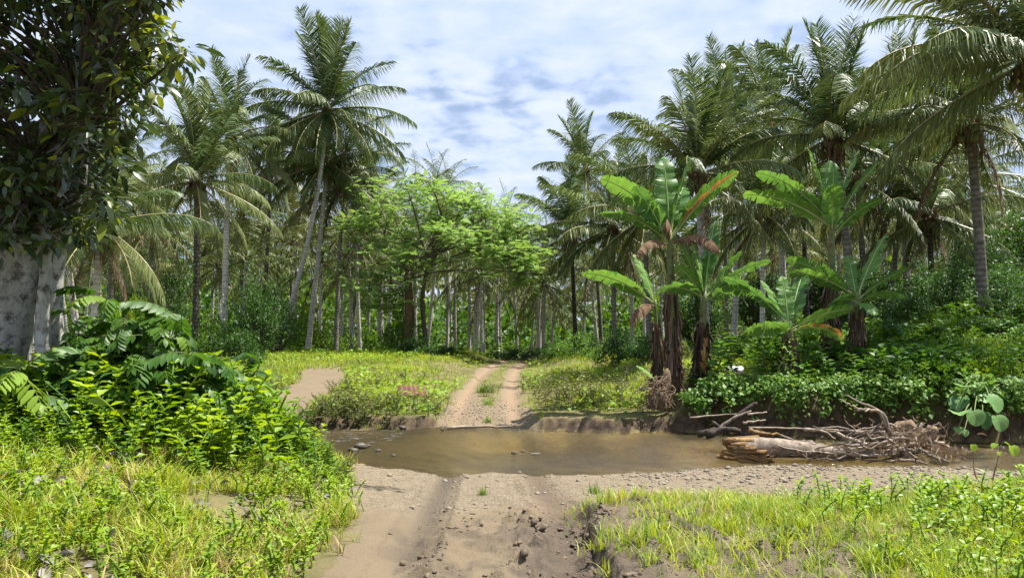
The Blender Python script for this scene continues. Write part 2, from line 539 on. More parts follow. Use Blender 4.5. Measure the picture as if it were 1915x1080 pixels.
def masks(x, y):
    """Road, ruts, side path, veg etc, 0..1."""
    x = np.asarray(x, float); y = np.asarray(y, float)
    n1 = fbm(x * 1.3, y * 1.3, 21, 4) - .5
    u = x - road_c(y)
    near = 1 - S(11.5, 13, y)
    far = S(16.5, 17.5, y)
    wid = np.interp(y, [0, 7, 9.5, 12, 17, 19, 24, 42, 60], [1.05, 1.0, 1.2, 1.6, 1.25, 1.05, .98, .98, .98])
    road = 1 - S(wid - .16, wid + .16, np.abs(u) + n1 * .5)
    rut = np.exp(-((np.abs(u) - .68) / .21) ** 2)
    pth = (1 - S(.62, .92, np.abs(x - path_c(y)) + n1 * .5)) * S(16.8, 17.6, y) * (1 - S(29, 33, y))
    lim = left_limit(y) + .25 * n1
    road = np.maximum(road, S(-.10, .12, x - lim) * (x < 0) * near)
    # bare gravel bar on the near side
    bar = S(7.2, 8.1, y + n1 * 1.8 - .25 * S(0, 3, x) - .3 * S(3.6, 7, x)) * S(-2.6, -1.9, x + n1 * .6) * near
    mud = (1 - S(1.9, 2.7, x + n1 * 2.5 + .12 * (y - 6))) * (1 - S(6.9, 7.8, y + n1 * 1.5)) * S(.5, .75, u) * near
    mid = far * (1 - S(.18, .42, np.abs(u) + n1 * .5)) * S(19.5, 23.5, y + n1 * 6)      # grass strip between the wheel tracks
    return dict(u=u, road=road, rut=rut, path=pth, bar=bar, mud=mud, mid=mid, near=near, far=far, n1=n1)


def height(x, y, fine=True):
    x = np.asarray(x, float); y = np.asarray(y, float)
    yn = near_edge(x); yf = far_edge(x)
    k = masks(x, y)
    # near side
    zn = -0.40 * S(6.3, 11.6, y) + .02
    zn = zn + 0.55 * S(1.25, 4.6, -x) * (1 - .25 * S(9, 13, y)) + .05 * S(.55, .95, k['u']) * (1 - S(7.6, 8.9, y)) + .30 * S(3.6, 7.5, x) * (1 - S(8.5, 10.5, y))
    zn = zn + .05 * k['n1'] + .10 * (fbm(x * .6, y * .6, 31, 3) - .5) * S(1.0, 3.0, np.abs(k['u']))
    zn = zn + .03 * S(2.5, 4.2, x) * S(9.5, 11.4, y)
    lip = S(.0, .55, yn - y)
    bankl = S(2.4, 3.4, -x)
    zn = (WATER - .02) + (zn - WATER + .02) * (lip * (1 - bankl) + S(-.1, .25, yn - y) * bankl)
    # far side
    step = S(.0, .28, y - yf) * (1 - k['road']) + S(-.3, 2.2, y - yf) * k['road'] * .8 + S(.0, .28, y - yf) * .2 * k['road']
    base = -0.24 + .33 * S(17.5, 40, y) + .10 * S(1.0, 3.0, np.abs(k['u'])) * S(18, 21, y)
    base = base + .22 * (fbm(x * .35, y * .35, 41, 3) - .5) * S(18, 22, y) * (1 - k['road'])
    base = base + (.16 + .3 * fbm(x * .3, y * .3, 47, 3)) * S(1.2, 2.8, np.abs(k['u'])) * S(25, 35, y) * (1 - S(42, 52, y)) * (1 - S(2.5, 5, x) * .6)
    base = base - .5 * S(43, 58, y)
    hi = S(3.3, 4.9, x + (fbm(x * .8, y * .8, 44, 2) - .5) * .8)
    base = base + hi * .86 * (.35 + .65 * S(.1, .7, y - yf)) * (1 - .6 * S(23, 34, y))
    hill = S(7.0, 18, x) * 1.35 * S(15.6, 24, y) + S(14, 60, x) * 7 * S(14, 30, y) + S(16, 80, -x) * 2.5 * S(10, 40, y)
    base = base + hill
    zf = (WATER - .06) + (base - WATER + .06) * step
    # river bed
    d = np.minimum(y - yn, yf - y)
    riff = S(-.3, -2.2, x) * S(-.6, .6, np.minimum(y - yn, yf - y - .2))
    bed = WATER - .02 - .34 * S(0, 1.5, d) + .27 * riff * S(.2, 1.2, d) + .06 * (fbm(x * 1.2, y * 1.2, 51, 3) - .5)
    zz = np.where(y <= yn, zn, np.where(y >= yf, zf, bed))
    # wheel ruts and churned mud
    rutd = np.where(y < 13, np.interp(y, [0, 7, 9, 12, 13], [.085, .075, .045, .05, .02]), .055)
    zz = zz - rutd * k['rut'] * k['road'] * np.where((y > yn) & (y < yf), 0.3, 1)
    if fine:
        nr = k['near']
        u = k['u']
        ctr = np.exp(-((u + .0) / .33) ** 2) * (1 - S(6.8, 8.2, y))
        rr = np.exp(-((u - .62) / .17) ** 2) * (1 - S(6.9, 7.8, y))
        zz = zz + nr * .05 * ctr * (fbm(x * 6, y * 5, 61, 4) - .42)
        clod = np.maximum(fbm(x * 15, y * 11, 63, 3) - .5, 0)
        zone = (np.exp(-((u - .30) / .16) ** 2) + .7 * np.exp(-((u + .45) / .15) ** 2) + .5 * ctr) * (1 - S(6.9, 8.4, y + 2.4 * k['n1']))
        zz = zz + nr *   .30 * clod * np.clip(zone, 0, 1.2)
        edge = np.exp(-((np.abs(np.abs(u) - .62) - .23) / .035) ** 2) * k['road'] * (fbm(x * 2, y * 1.2, 67, 3) > .36)
        zz = zz + nr * .026 * edge * (.6 + .8 * fbm(x * 9, y * 5, 68, 2)) + nr * .006 * np.sin(u * 2 * PI / .07) * k['rut'] * k['road'] * S(.4, .6, fbm(x * 1.5, y * .8, 70, 2))
        # tread marks pressed in the wet right-hand rut and, fainter, the left one
        tread = np.sign(np.sin(y * 2 * PI / .085 + np.abs((u - .62)) * 26))
        zz = zz + nr * .011 * tread * rr * (fbm(x * 3, y * 3, 66, 2) > .4)
        rl = np.exp(-((u + .55) / .10) ** 2) * (1 - S(7.2, 8.8, y))
        zz = zz + nr * .008 * np.sign(np.sin(y * 2 * PI / .10 + np.abs(u + .55) * 24)) * rl * (fbm(x * 3, y * 2, 69, 2) > .45)
        # broken step where the mud bank stands over the rut
        wob = (fbm(y * 3.0, 0 * y + 2, 71, 3) - .5) * .22
        ridge = S(.80, .845, u + wob) * (1 - S(1.25, 1.7, u)) * (1 - S(7.0, 7.6, y + 1.2 * k['n1']))
        zz = zz + nr * ridge * (.075 + .08 * (fbm(x * 6, y * 6, 73, 4) - .4))
        zz = zz + nr * k['mud'] * (.09 * (fbm(x * 3.2, y * 3.2, 75, 4) - .45) + .26 * np.maximum(fbm(x * 9, y * 9, 76, 4) - .5, 0))
        zz = zz + nr * k['bar'] * .035 * (fbm(x * 7, y * 7, 77, 4) - .5)
        lines = np.exp(-((np.abs(u - .22) - .05) / .025) ** 2) * S(7, 8, y) * (1 - S(11.4, 12, y))
        zz = zz - nr * .015 * lines * (fbm(x * 4, y * 2, 78, 2) > .42)
    # raw face of the cut bank
    cut = np.exp(-((y - yf - .12) / .22) ** 2) * (1 - k['road'])
    zz = zz + cut * .26 * (fbm(x * 7, y * 7, 81, 4) - .5)
    return zz


def H(x, y):
    return float(height(np.array([x]), np.array([y]), False)[0])


def grow(a, b, n, p=2.2):
    return a + (b - a) * np.linspace(0, 1, n + 1)[1:] ** p


xs = np.concatenate([-grow(7, 420, 46, 2.6)[::-1], np.arange(-7, -2.4, .13), np.arange(-2.4, 3.2, .033), np.arange(3.2, 12.5, .12), grow(12.5, 420, 46, 2.6)])
ys = np.concatenate([-grow(0, 60, 14, 2)[::-1], np.arange(0, 4.6, .3), np.arange(4.6, 9.2, .031), np.arange(9.2, 12.8, .05), np.arange(12.8, 16, .13), np.arange(16, 19, .06), np.arange(19, 46, .22), grow(46, 700, 46, 2.4)])
GX, GY = np.meshgrid(xs, ys)
GZ = height(GX, GY)
nx, ny = len(xs), len(ys)
ii, jj = np.meshgrid(np.arange(nx - 1), np.arange(ny - 1))
q0 = (jj * nx + ii).ravel()
GQ = np.stack([q0, q0 + 1, q0 + nx + 1, q0 + nx], 1)
k = masks(GX, GY)
yn_, yf_ = near_edge(GX), far_edge(GX)
inriver = ((GY > yn_ - .1) & (GY < yf_ + .05)).astype(float)
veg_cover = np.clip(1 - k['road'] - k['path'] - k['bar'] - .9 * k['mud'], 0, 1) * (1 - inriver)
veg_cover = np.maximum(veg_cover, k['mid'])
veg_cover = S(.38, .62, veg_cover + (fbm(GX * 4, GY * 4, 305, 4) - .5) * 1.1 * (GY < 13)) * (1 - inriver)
wet = np.clip(S(.30, .02, yn_ - GY) * (GY < yn_ + .2) + .9 * np.exp(-((k['u'] + .62) / .15) ** 2) * k['near'] * (.35 * S(6.5, 8.5, GY) + .65 * S(9.5, 11.3, GY))
              + .75 * np.exp(-((k['u'] - .62) / .17) ** 2) * (1 - S(6.9, 7.8, GY)) + .5 * np.exp(-((k['u'] - .64) / .16) ** 2) * k['near'] * S(7, 9, GY)
              + k['mud'] * (.5 + .5 * S(.40, .56, fbm(GX * 3, GY * 3, 301, 4))) + .75 * np.exp(-((k['u'] - .40) / .24) ** 2) * (1 - S(6.2, 7.4, GY + 1.5 * k['n1'])) + .6 * S(.50, .64, fbm(GX * 5, GY * 3.5, 303, 4)) * (1 - S(.7, 1.0, np.abs(k['u']))) * (1 - S(6.2, 8.0, GY)), 0, 1)
redrut = k['rut'] * k['road'] * k['far'] * S(17.5, 20, GY)
cutb = np.exp(-((GY - yf_ - .12) / .2) ** 2) * (1 - k['road'])
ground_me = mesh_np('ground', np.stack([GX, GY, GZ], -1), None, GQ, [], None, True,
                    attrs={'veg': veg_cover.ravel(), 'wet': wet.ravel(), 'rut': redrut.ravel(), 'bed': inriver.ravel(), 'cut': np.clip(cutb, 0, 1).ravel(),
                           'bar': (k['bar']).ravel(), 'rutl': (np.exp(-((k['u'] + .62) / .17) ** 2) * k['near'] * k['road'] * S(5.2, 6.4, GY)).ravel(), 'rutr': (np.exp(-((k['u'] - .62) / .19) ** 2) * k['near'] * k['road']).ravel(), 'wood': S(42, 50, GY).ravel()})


def ground_mat():
    m, n, l = new_mat('ground')
    out = N(n, 'ShaderNodeOutputMaterial')
    tc = N(n, 'ShaderNodeTexCoord')

    def noise(s, d=5, r=.6):
        z = N(n, 'ShaderNodeTexNoise'); z.inputs['Scale'].default_value = s; z.inputs['Detail'].default_value = d; z.inputs['Roughness'].default_value = r
        l.new(tc.outputs['Object'], z.inputs['Vector']); return z.outputs['Fac']

    def rng_(v, a, b, c=0, d=1):
        z = N(n, 'ShaderNodeMapRange'); z.inputs['From Min'].default_value = a; z.inputs['From Max'].default_value = b
        z.inputs['To Min'].default_value = c; z.inputs['To Max'].default_value = d
        l.new(v, z.inputs['Value']); return z.outputs[0]

    def mix(fac, a, b):
        z = N(n, 'ShaderNodeMix', data_type='RGBA')
        for v, s_ in ((fac, 'Factor'), (a, 'A'), (b, 'B')):
            if isinstance(v, tuple): z.inputs[s_].default_value = (*v, 1)
            elif isinstance(v, float): z.inputs[s_].default_value = v
            else: l.new(v, z.inputs[s_])
        return z.outputs['Result']

    def att(nm):
        a = N(n, 'ShaderNodeAttribute', attribute_name=nm); return a.outputs['Fac']

    def mul(a, b):
        z = N(n, 'ShaderNodeMath', operation='MULTIPLY')
        l.new(a, z.inputs[0])
        if isinstance(b, float): z.inputs[1].default_value = b
        else: l.new(b, z.inputs[1])
        return z.outputs[0]
    big, med, fin = noise(.9, 5), noise(6, 6, .65), noise(70, 4, .7)
    sand = mix(rng_(big, .35, .65), (.138, .105, .064), (.182, .143, .091))
    sand = mix(rng_(med, .3, .7), sand, (.168, .128, .078))
    sand = mix(mul(rng_(fin, .45, .75), .55), sand, (.14, .105, .066))
    # gravel speckle
    vo = N(n, 'ShaderNodeTexVoronoi'); vo.inputs['Scale'].default_value = 26; l.new(tc.outputs['Object'], vo.inputs['Vector'])
    sepc = N(n, 'ShaderNodeSeparateColor'); l.new(vo.outputs['Color'], sepc.inputs[0])
    grav = mix(rng_(sepc.outputs[0], .1, .9), (.122, .096, .065), (.262, .215, .150))
    bmp = N(n, 'ShaderNodeMath', operation='MULTIPLY'); l.new(att('bar'), bmp.inputs[0]); bmp.inputs[1].default_value = .55
    sand = mix(bmp.outputs[0], sand, grav)
    sand = mix(mul(att('rut'), .6), sand, (.255, .17, .105))
    soil = mix(rng_(med, .3, .7), (.075, .055, .030), (.20, .155, .075))
    grassy = mix(rng_(big, .38, .62), (.075, .075, .024), (.17, .15, .06))
    soil = mix(rng_(noise(3, 5), .36, .6), soil, grassy)
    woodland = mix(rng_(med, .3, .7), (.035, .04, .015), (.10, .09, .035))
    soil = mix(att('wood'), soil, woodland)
    col = mix(att('veg'), sand, soil)
    col = mix(mul(att('rutl'), .8), col, (.100, .078, .053))
    col = mix(mul(att('rutr'), .8), col, (.118, .080, .048))
    mudc = mix(rng_(med, .3, .7), (.036, .026, .017), (.100, .072, .046))
    col = mix(mul(att('wet'), .85), col, mudc)
    col = mix(att('cut'), col, mix(rng_(med, .35, .7), (.030, .020, .013), (.13, .088, .055)))  # raw earth face, coloured darker to stand in for the undercut's shade
    bedc = mix(rng_(noise(.8, 4), .40, .58), (.075, .050, .020), (.215, .165, .070))
    bedc = mix(rng_(noise(14, 3), .45, .7), bedc, (.12, .095, .06))
    col = mix(att('bed'), col, bedc)
    p = N(n, 'ShaderNodeBsdfPrincipled'); l.new(col, p.inputs['Base Color'])
    p.inputs['Specular IOR Level'].default_value = .3
    rg = rng_(att('wet'), 0, 1, .92, .5); l.new(rg, p.inputs['Roughness'])
    b1 = N(n, 'ShaderNodeBump'); b1.inputs['Strength'].default_value = .8; b1.inputs['Distance'].default_value = .035
    ad = N(n, 'ShaderNodeMath', operation='MULTIPLY_ADD', i_1=.35); l.new(fin, ad.inputs[0]); l.new(noise(22, 6, .7), ad.inputs[2])
    vd = N(n, 'ShaderNodeMath', operation='MULTIPLY'); l.new(vo.outputs['Distance'], vd.inputs[0]); l.new(att('bar'), vd.inputs[1])
    sb = N(n, 'ShaderNodeMath', operation='SUBTRACT'); l.new(ad.outputs[0], sb.inputs[0]); l.new(vd.outputs[0], sb.inputs[1])
    l.new(sb.outputs[0], b1.inputs['Height']); l.new(b1.outputs[0], p.inputs['Normal'])
    l.new(p.outputs[0], out.inputs['Surface'])
    return m


ground_me.materials.append(ground_mat())
tag(link('ground', ground_me), kind='structure')


def water_mat():
    m, n, l = new_mat('river_water')
    out = N(n, 'ShaderNodeOutputMaterial'); tc = N(n, 'ShaderNodeTexCoord')
    mp = N(n, 'ShaderNodeMapping'); mp.inputs['Scale'].default_value = (1.0, 2.4, 1); l.new(tc.outputs['Object'], mp.inputs['Vector'])
    a = N(n, 'ShaderNodeTexNoise'); a.inputs['Scale'].default_value = 3.6; a.inputs['Detail'].default_value = 5; a.inputs['Distortion'].default_value = .6
    b = N(n, 'ShaderNodeTexNoise'); b.inputs['Scale'].default_value = 14; b.inputs['Detail'].default_value = 4; b.inputs['Distortion'].default_value = .4
    l.new(mp.outputs[0], a.inputs['Vector']); l.new(mp.outputs[0], b.inputs['Vector'])
    ra = N(n, 'ShaderNodeAttribute', attribute_name='rough')
    mb = N(n, 'ShaderNodeMath', operation='MULTIPLY'); l.new(b.outputs['Fac'], mb.inputs[0]); l.new(ra.outputs['Fac'], mb.inputs[1])
    ma = N(n, 'ShaderNodeMath', operation='MULTIPLY_ADD', i_1=.8); l.new(a.outputs['Fac'], ma.inputs[0]); l.new(mb.outputs[0], ma.inputs[2])
    bp = N(n, 'ShaderNodeBump'); bp.inputs['Strength'].default_value = 1.0; bp.inputs['Distance'].default_value = .14
    l.new(ma.outputs[0], bp.inputs['Height'])
    gl = N(n, 'ShaderNodeBsdfGlossy'); gl.inputs['Roughness'].default_value = .07; gl.inputs['Color'].default_value = (.95, .97, 1, 1)
    l.new(bp.outputs[0], gl.inputs['Normal'])
    tr = N(n, 'ShaderNodeBsdfTransparent'); tr.inputs['Color'].default_value = (.86, .80, .62, 1)
    silt = N(n, 'ShaderNodeBsdfDiffuse'); silt.inputs['Color'].default_value = (.15, .125, .062, 1)
    body = N(n, 'ShaderNodeMixShader'); body.inputs[0].default_value = .15
    l.new(tr.outputs[0], body.inputs[1]); l.new(silt.outputs[0], body.inputs[2])
    fr = N(n, 'ShaderNodeFresnel'); fr.inputs['IOR'].default_value = 1.33; l.new(bp.outputs[0], fr.inputs['Normal'])
    ms = N(n, 'ShaderNodeMixShader'); l.new(fr.outputs[0], ms.inputs[0]); l.new(body.outputs[0], ms.inputs[1]); l.new(gl.outputs[0], ms.inputs[2])
    foam = N(n, 'ShaderNodeBsdfDiffuse'); foam.inputs['Color'].default_value = (.7, .72, .72, 1)
    c = N(n, 'ShaderNodeTexNoise'); c.inputs['Scale'].default_value = 7; c.inputs['Detail'].default_value = 6; c.inputs['Roughness'].default_value = .7
    mp2 = N(n, 'ShaderNodeMapping'); mp2.inputs['Scale'].default_value = (.7, 2.6, 1); l.new(tc.outputs['Object'], mp2.inputs['Vector']); l.new(mp2.outputs[0], c.inputs['Vector'])
    fa = N(n, 'ShaderNodeAttribute', attribute_name='foam')
    fm = N(n, 'ShaderNodeMath', operation='MULTIPLY'); l.new(c.outputs['Fac'], fm.inputs[0]); l.new(fa.outputs['Fac'], fm.inputs[1])
    fr2 = N(n, 'ShaderNodeMapRange'); fr2.inputs['From Min'].default_value = .58; fr2.inputs['From Max'].default_value = .72; fr2.inputs['To Max'].default_value = .5
    l.new(fm.outputs[0], fr2.inputs['Value'])
    m2 = N(n, 'ShaderNodeMixShader'); l.new(fr2.outputs[0], m2.inputs[0]); l.new(ms.outputs[0], m2.inputs[1]); l.new(foam.outputs[0], m2.inputs[2])
    l.new(m2.outputs[0], out.inputs['Surface'])
    return m


wx = np.concatenate([-grow(8, 60, 8)[::-1], np.arange(-8, 12, .09), grow(12, 60, 8)]); wy = np.arange(10.6, 18.6, .07)
WX, WY = np.meshgrid(wx, wy)
dl = np.minimum(WY - near_edge(WX), far_edge(WX) - WY)
# quick water: over the riffle at the upstream side and along the tongue of current past the ford
rf = np.clip(S(-.2, -2.4, WX) + np.exp(-((WX - 1.2 - .2 * (WY - 15)) / 1.7) ** 2 - ((WY - 15.1) / 1.2) ** 2), 0, 1.2)
fo = np.clip(1.0 * S(-.8, -2.6, WX) * S(14.0, 15.6, WY) + .86 * np.exp(-((WX + 1.45) / .35) ** 2 - ((WY - 16.2) / .18) ** 2) + .9 * np.exp(-((WX - 1.4) / 1.2) ** 2 - ((WY - 15.0) / .6) ** 2), 0, 1)
WZ = WATER + .022 * (rf + .12) * (fbm(WX * 2.6, WY * 6.5, 91, 3) - .5) + .02 * (rf + .1) * (fbm(WX * 6, WY * 13, 95, 2) - .5)
i2, j2 = np.meshgrid(np.arange(len(wx) - 1), np.arange(len(wy) - 1)); q = (j2 * len(wx) + i2).ravel()
water_me = mesh_np('river', np.stack([WX, WY, WZ], -1), None, np.stack([q, q + 1, q + len(wx) + 1, q + len(wx)], 1), [water_mat()], None, True,
                   attrs={'rough': (.10 + 1.3 * rf).ravel(), 'foam': fo.ravel()})
tag(link('river', water_me), kind='structure')

# ------------------------------------------------------------------ coconut palms
def frond_geo(e0, e1, L=5.0, n=52, seed=0, hang=.6, vee=.25, lw=.055, segs=2, ll=1.0, twist=0.0, sparse=0.0):
    """One pinnate frond along +y from the origin: rachis bending from elevation e0 to e1, leaflets both sides."""
    r = np.random.default_rng(seed)
    ns = 13
    s = np.linspace(0, 1, ns)
    el = np.radians(e0 + (e1 - e0) * s ** 1.9)
    side_drift = twist * s ** 2
    d = np.stack([np.sin(side_drift) * np.cos(el), np.cos(side_drift) * np.cos(el), np.sin(el)], 1)
    P = np.concatenate([[[0, 0, 0]], np.cumsum((d[1:] + d[:-1]) / 2 * (L / (ns - 1)), 0)])
    mb = MB()
    V, T, Q = tube(P, .045 * (1 - s) ** .7 * L / 5 + .007, 4, False)
    mb.add(V, None, Q, .5, 1)
    u = np.linspace(.13, .995, n)
    u = np.repeat(u, 2) + (r.random(2 * n) - .5) * .012
    sgn = np.tile([-1., 1.], n)
    if sparse:
        keep = r.random(2 * n) > sparse; u, sgn = u[keep], sgn[keep]
    u = np.clip(u, .1, 1)
    p = np.stack([np.interp(u, s, P[:, i]) for i in range(3)], 1)
    t = np.stack([np.interp(u, s, d[:, i]) for i in range(3)], 1); t /= np.linalg.norm(t, axis=1, keepdims=True)
    B = np.cross(t, np.tile([0., 0, 1.], (len(t), 1))); B += np.array([[1e-4, 0, 0]]); B /= np.linalg.norm(B, axis=1, keepdims=True)
    Nn = np.cross(B, t)
    th = np.radians(74 - 36 * u + r.normal(0, 6, len(u)))[:, None]
    d1 = t * np.cos(th) + B * sgn[:, None] * np.sin(th) + Nn * (vee + r.normal(0, .10, len(u)))[:, None]
    d1 += np.array([0, 0, -1.]) * (hang * .35)
    d1 /= np.linalg.norm(d1, axis=1, keepdims=True)
    lng = ll * L / 5 * np.sin(PI * (.10 + .84 * u)) ** .62 * (1 + r.normal(0, .07, len(u)))
    d2 = d1 + np.array([0, 0, -1.]) * (hang * (1 + r.normal(0, .22, len(u))))[:, None]; d2 /= np.linalg.norm(d2, axis=1, keepdims=True)
    pm = p + d1 * (lng * .5)[:, None]
    pt = pm + d2 * (lng * .5)[:, None]
    wv = t * .55 + Nn * .45 * sgn[:, None] * (1 + r.normal(0, .6, len(u)))[:, None]
    w1 = (lw * L / 5)
    a, b = p - wv * w1 * .45, p + wv * w1 * .45
    c, e = pm - wv * w1 * .5, pm + wv * w1 * .5
    VV = np.stack([a, b, c, e, pt], 1).reshape(-1, 3)
    o = np.arange(len(u))[:, None] * 5
    tint = np.repeat(np.clip(r.normal(.40, .28, len(u)), 0, 1), 5) + np.tile([-.08, -.08, .05, .05, .22], len(u))
    mb.add(VV, o + np.array([[2, 3, 4]]), o + np.array([[0, 1, 3, 2]]), np.clip(tint, 0, 1))
    return mb


FR = {}
spec = dict(up=(80, 64, .22, .30, 1.05), arch=(50, 2, .85, .14, 1.05), hor=(16, -36, 1.5, .05, 1.05), droop=(-26, -66, 1.7, .0, 1.0), dead=(-58, -86, 1.2, 0., .8))
for kname, (e0, e1, hang, vee, ll) in spec.items():
    FR[kname] = []
    for v in range(3):
        mb = frond_geo(e0 + (v - 1) * 5, e1 + (v - 1) * 9, 5.0, 86, 100 + v + 10 * len(FR), hang, vee, .072, 2, ll * 1.2, twist=(v - 1) * .22, sparse=.3 if kname == 'dead' else .03)
        mats = [M['frond_dead'], M['frond_dead']] if kname == 'dead' else [M['frond'], M['frond_rib']]
        FR[kname].append(mb.mesh('frond_' + kname, mats))

PROFILE = [('up', .16), ('arch', .38), ('hor', .62), ('droop', .93), ('dead', 1.01)]


def kind_of(t, prof):
    for nm, lim in prof:
        if t <= lim: return nm
    return prof[-1][0]


def trunk_geo(P, r0, r1, sides=10, ring=.16, seed=0):
    """Ringed trunk along the points P (dense)."""
    r = np.random.default_rng(seed)
    P = np.asarray(P, float)
    ln = np.concatenate([[0], np.cumsum(np.linalg.norm(np.diff(P, axis=0), axis=1))])
    n = max(8, int(ln[-1] / ring * 2))
    tt = np.linspace(0, ln[-1], n)
    pts = np.stack([np.interp(tt, ln, P[:, i]) for i in range(3)], 1)
    s = tt / ln[-1]
    rad = r0 + (r1 - r0) * s + r0 * .75 * np.exp(-tt / .35)
    alt = (np.arange(n) % 2)
    rad = rad * (1 + .045 * (alt - .5) * 2) * (1 + r.normal(0, .012, n))
    V, T, Q = tube(pts, rad, sides, True, .03, seed)
    tint = np.concatenate([np.repeat(np.clip(alt * .75 + .15 + r.normal(0, .18, n), 0, 1), sides), [.5, .5]])
    return V, T, Q, tint


def bend(base, top, lean=(0, 0), n=24):
    """Base to top; the trunk leaves the ground displaced sideways by lean at mid height."""
    b, t = np.array(base, float), np.array(top, float)
    s = np.linspace(0, 1, n)[:, None]
    mid = (b + t) / 2 + np.array([lean[0], lean[1], 0])
    return b * (1 - s) ** 2 + 2 * mid * s * (1 - s) + t * s ** 2


nut_me = None


def nut_cluster():
    mb = MB(); r = np.random.default_rng(5)
    for i in range(9):
        a = i * 2.4; rr = .26 + .06 * (i % 3)
        c = np.array([math.cos(a) * rr, math.sin(a) * rr, -.15 - .16 * (i % 3)])
        th = np.linspace(0, PI, 6)
        V, T, Q = tube(np.stack([0 * th, 0 * th, -.15 * np.cos(th)], 1) + c, .115 * np.sin(th) + .004, 8)
        mb.add(V, T, Q, r.random())
    return mb.mesh('fruit_cluster', M['coconut'], True)


def fibre_geo():
    mb = MB(); r = np.random.default_rng(6)
    V, T, Q = tube(np.stack([np.zeros(6), np.zeros(6), np.linspace(-.55, .5, 6)], 1), [.16, .24, .30, .30, .22, .06], 9, True, .25, 3)
    mb.add(V, T, Q, .4)
    for i in range(26):
        a = r.random() * 2 * PI; l_ = .35 + r.random() * .7
        p0 = np.array([math.cos(a) * .24, math.sin(a) * .24, .1 - r.random() * .3]); p1 = p0 + np.array([math.cos(a) * .18, math.sin(a) * .18, -l_ * .4]); p2 = p1 + np.array([0, 0, -l_])
        wv = np.array([-math.sin(a), math.cos(a), 0]) * .05
        mb.add([p0 - wv, p0 + wv, p1 + wv, p1 - wv, p2], [[3, 2, 4]], [[0, 1, 2, 3]], r.random())
    return mb.mesh('crown_fibre', M['fibre'])


NUT, FIB = nut_cluster(), fibre_geo()


def palm(base, top, label, lean=(0, 0), L=5.0, n=23, r0=.17, r1=.11, bark='palm_bark', seed=0, prof=PROFILE, group=None, nuts=True, spin=0.0, age=.2, tilt=(0, 0), add=()):
    r = np.random.default_rng(seed)
    base = Vector(base); top = Vector(top)
    n = int(n * 1.15)
    root = empty('coconut_palm', base, label, 'palm tree', group)
    P = bend((0, 0, -.15), top - base, lean)
    V, T, Q, c = trunk_geo(P, r0 * .88, r1 * .88, 10, .17, seed)
    mb = MB(); mb.add(V, T, Q, c)
    mb.build('trunk', M[bark], root, True)
    o = top - base
    link('crown_fibre', FIB, root, o + Vector((0, 0, -.15)))
    if nuts:
        c_ = link('fruit_cluster', NUT, root, o + Vector((0, 0, -.2))); c_.rotation_euler.z = r.random() * 6
    for i in range(n):
        t = (i + .5) / n
        kn = kind_of(t, prof)
        me = FR[kn][int(r.integers(3))]
        f = link('frond', me, root, o + Vector((0, 0, .25 * (1 - t) - .15)))
        f.rotation_euler = (math.radians(r.normal(0, 5)) + tilt[0], math.radians(r.normal(0, 6)) + tilt[1], spin + i * 2.39996 + r.normal(0, .14))
        s_ = L / 5 * {'up': 1.02, 'arch': 1, 'hor': 1.0, 'droop': 1.0, 'dead': .8}[kn] * (1 + r.normal(0, .06))
        f.scale = (s_, s_, s_)
        f.color = (float(np.clip(age * (t ** 1.5) * 1.2 + r.normal(-.03, .12), 0, .8)), 0, 0, 1)
    for (kn, az, s_, ag) in add:                 # single fronds the photograph shows clearly: (kind, azimuth in degrees, length, age)
        f = link('frond', FR[kn][0], root, o)
        f.rotation_euler = (0, 0, math.radians(az)); f.scale = (s_ / 5,) * 3; f.color = (ag, 0, 0, 1)
    return root


def gp(px, D, dz=0.0):
    """Ground point at depth D under image column px."""
    x = (px - 957.5) / F * D
    return Vector((x, D, H(x, D) + dz))


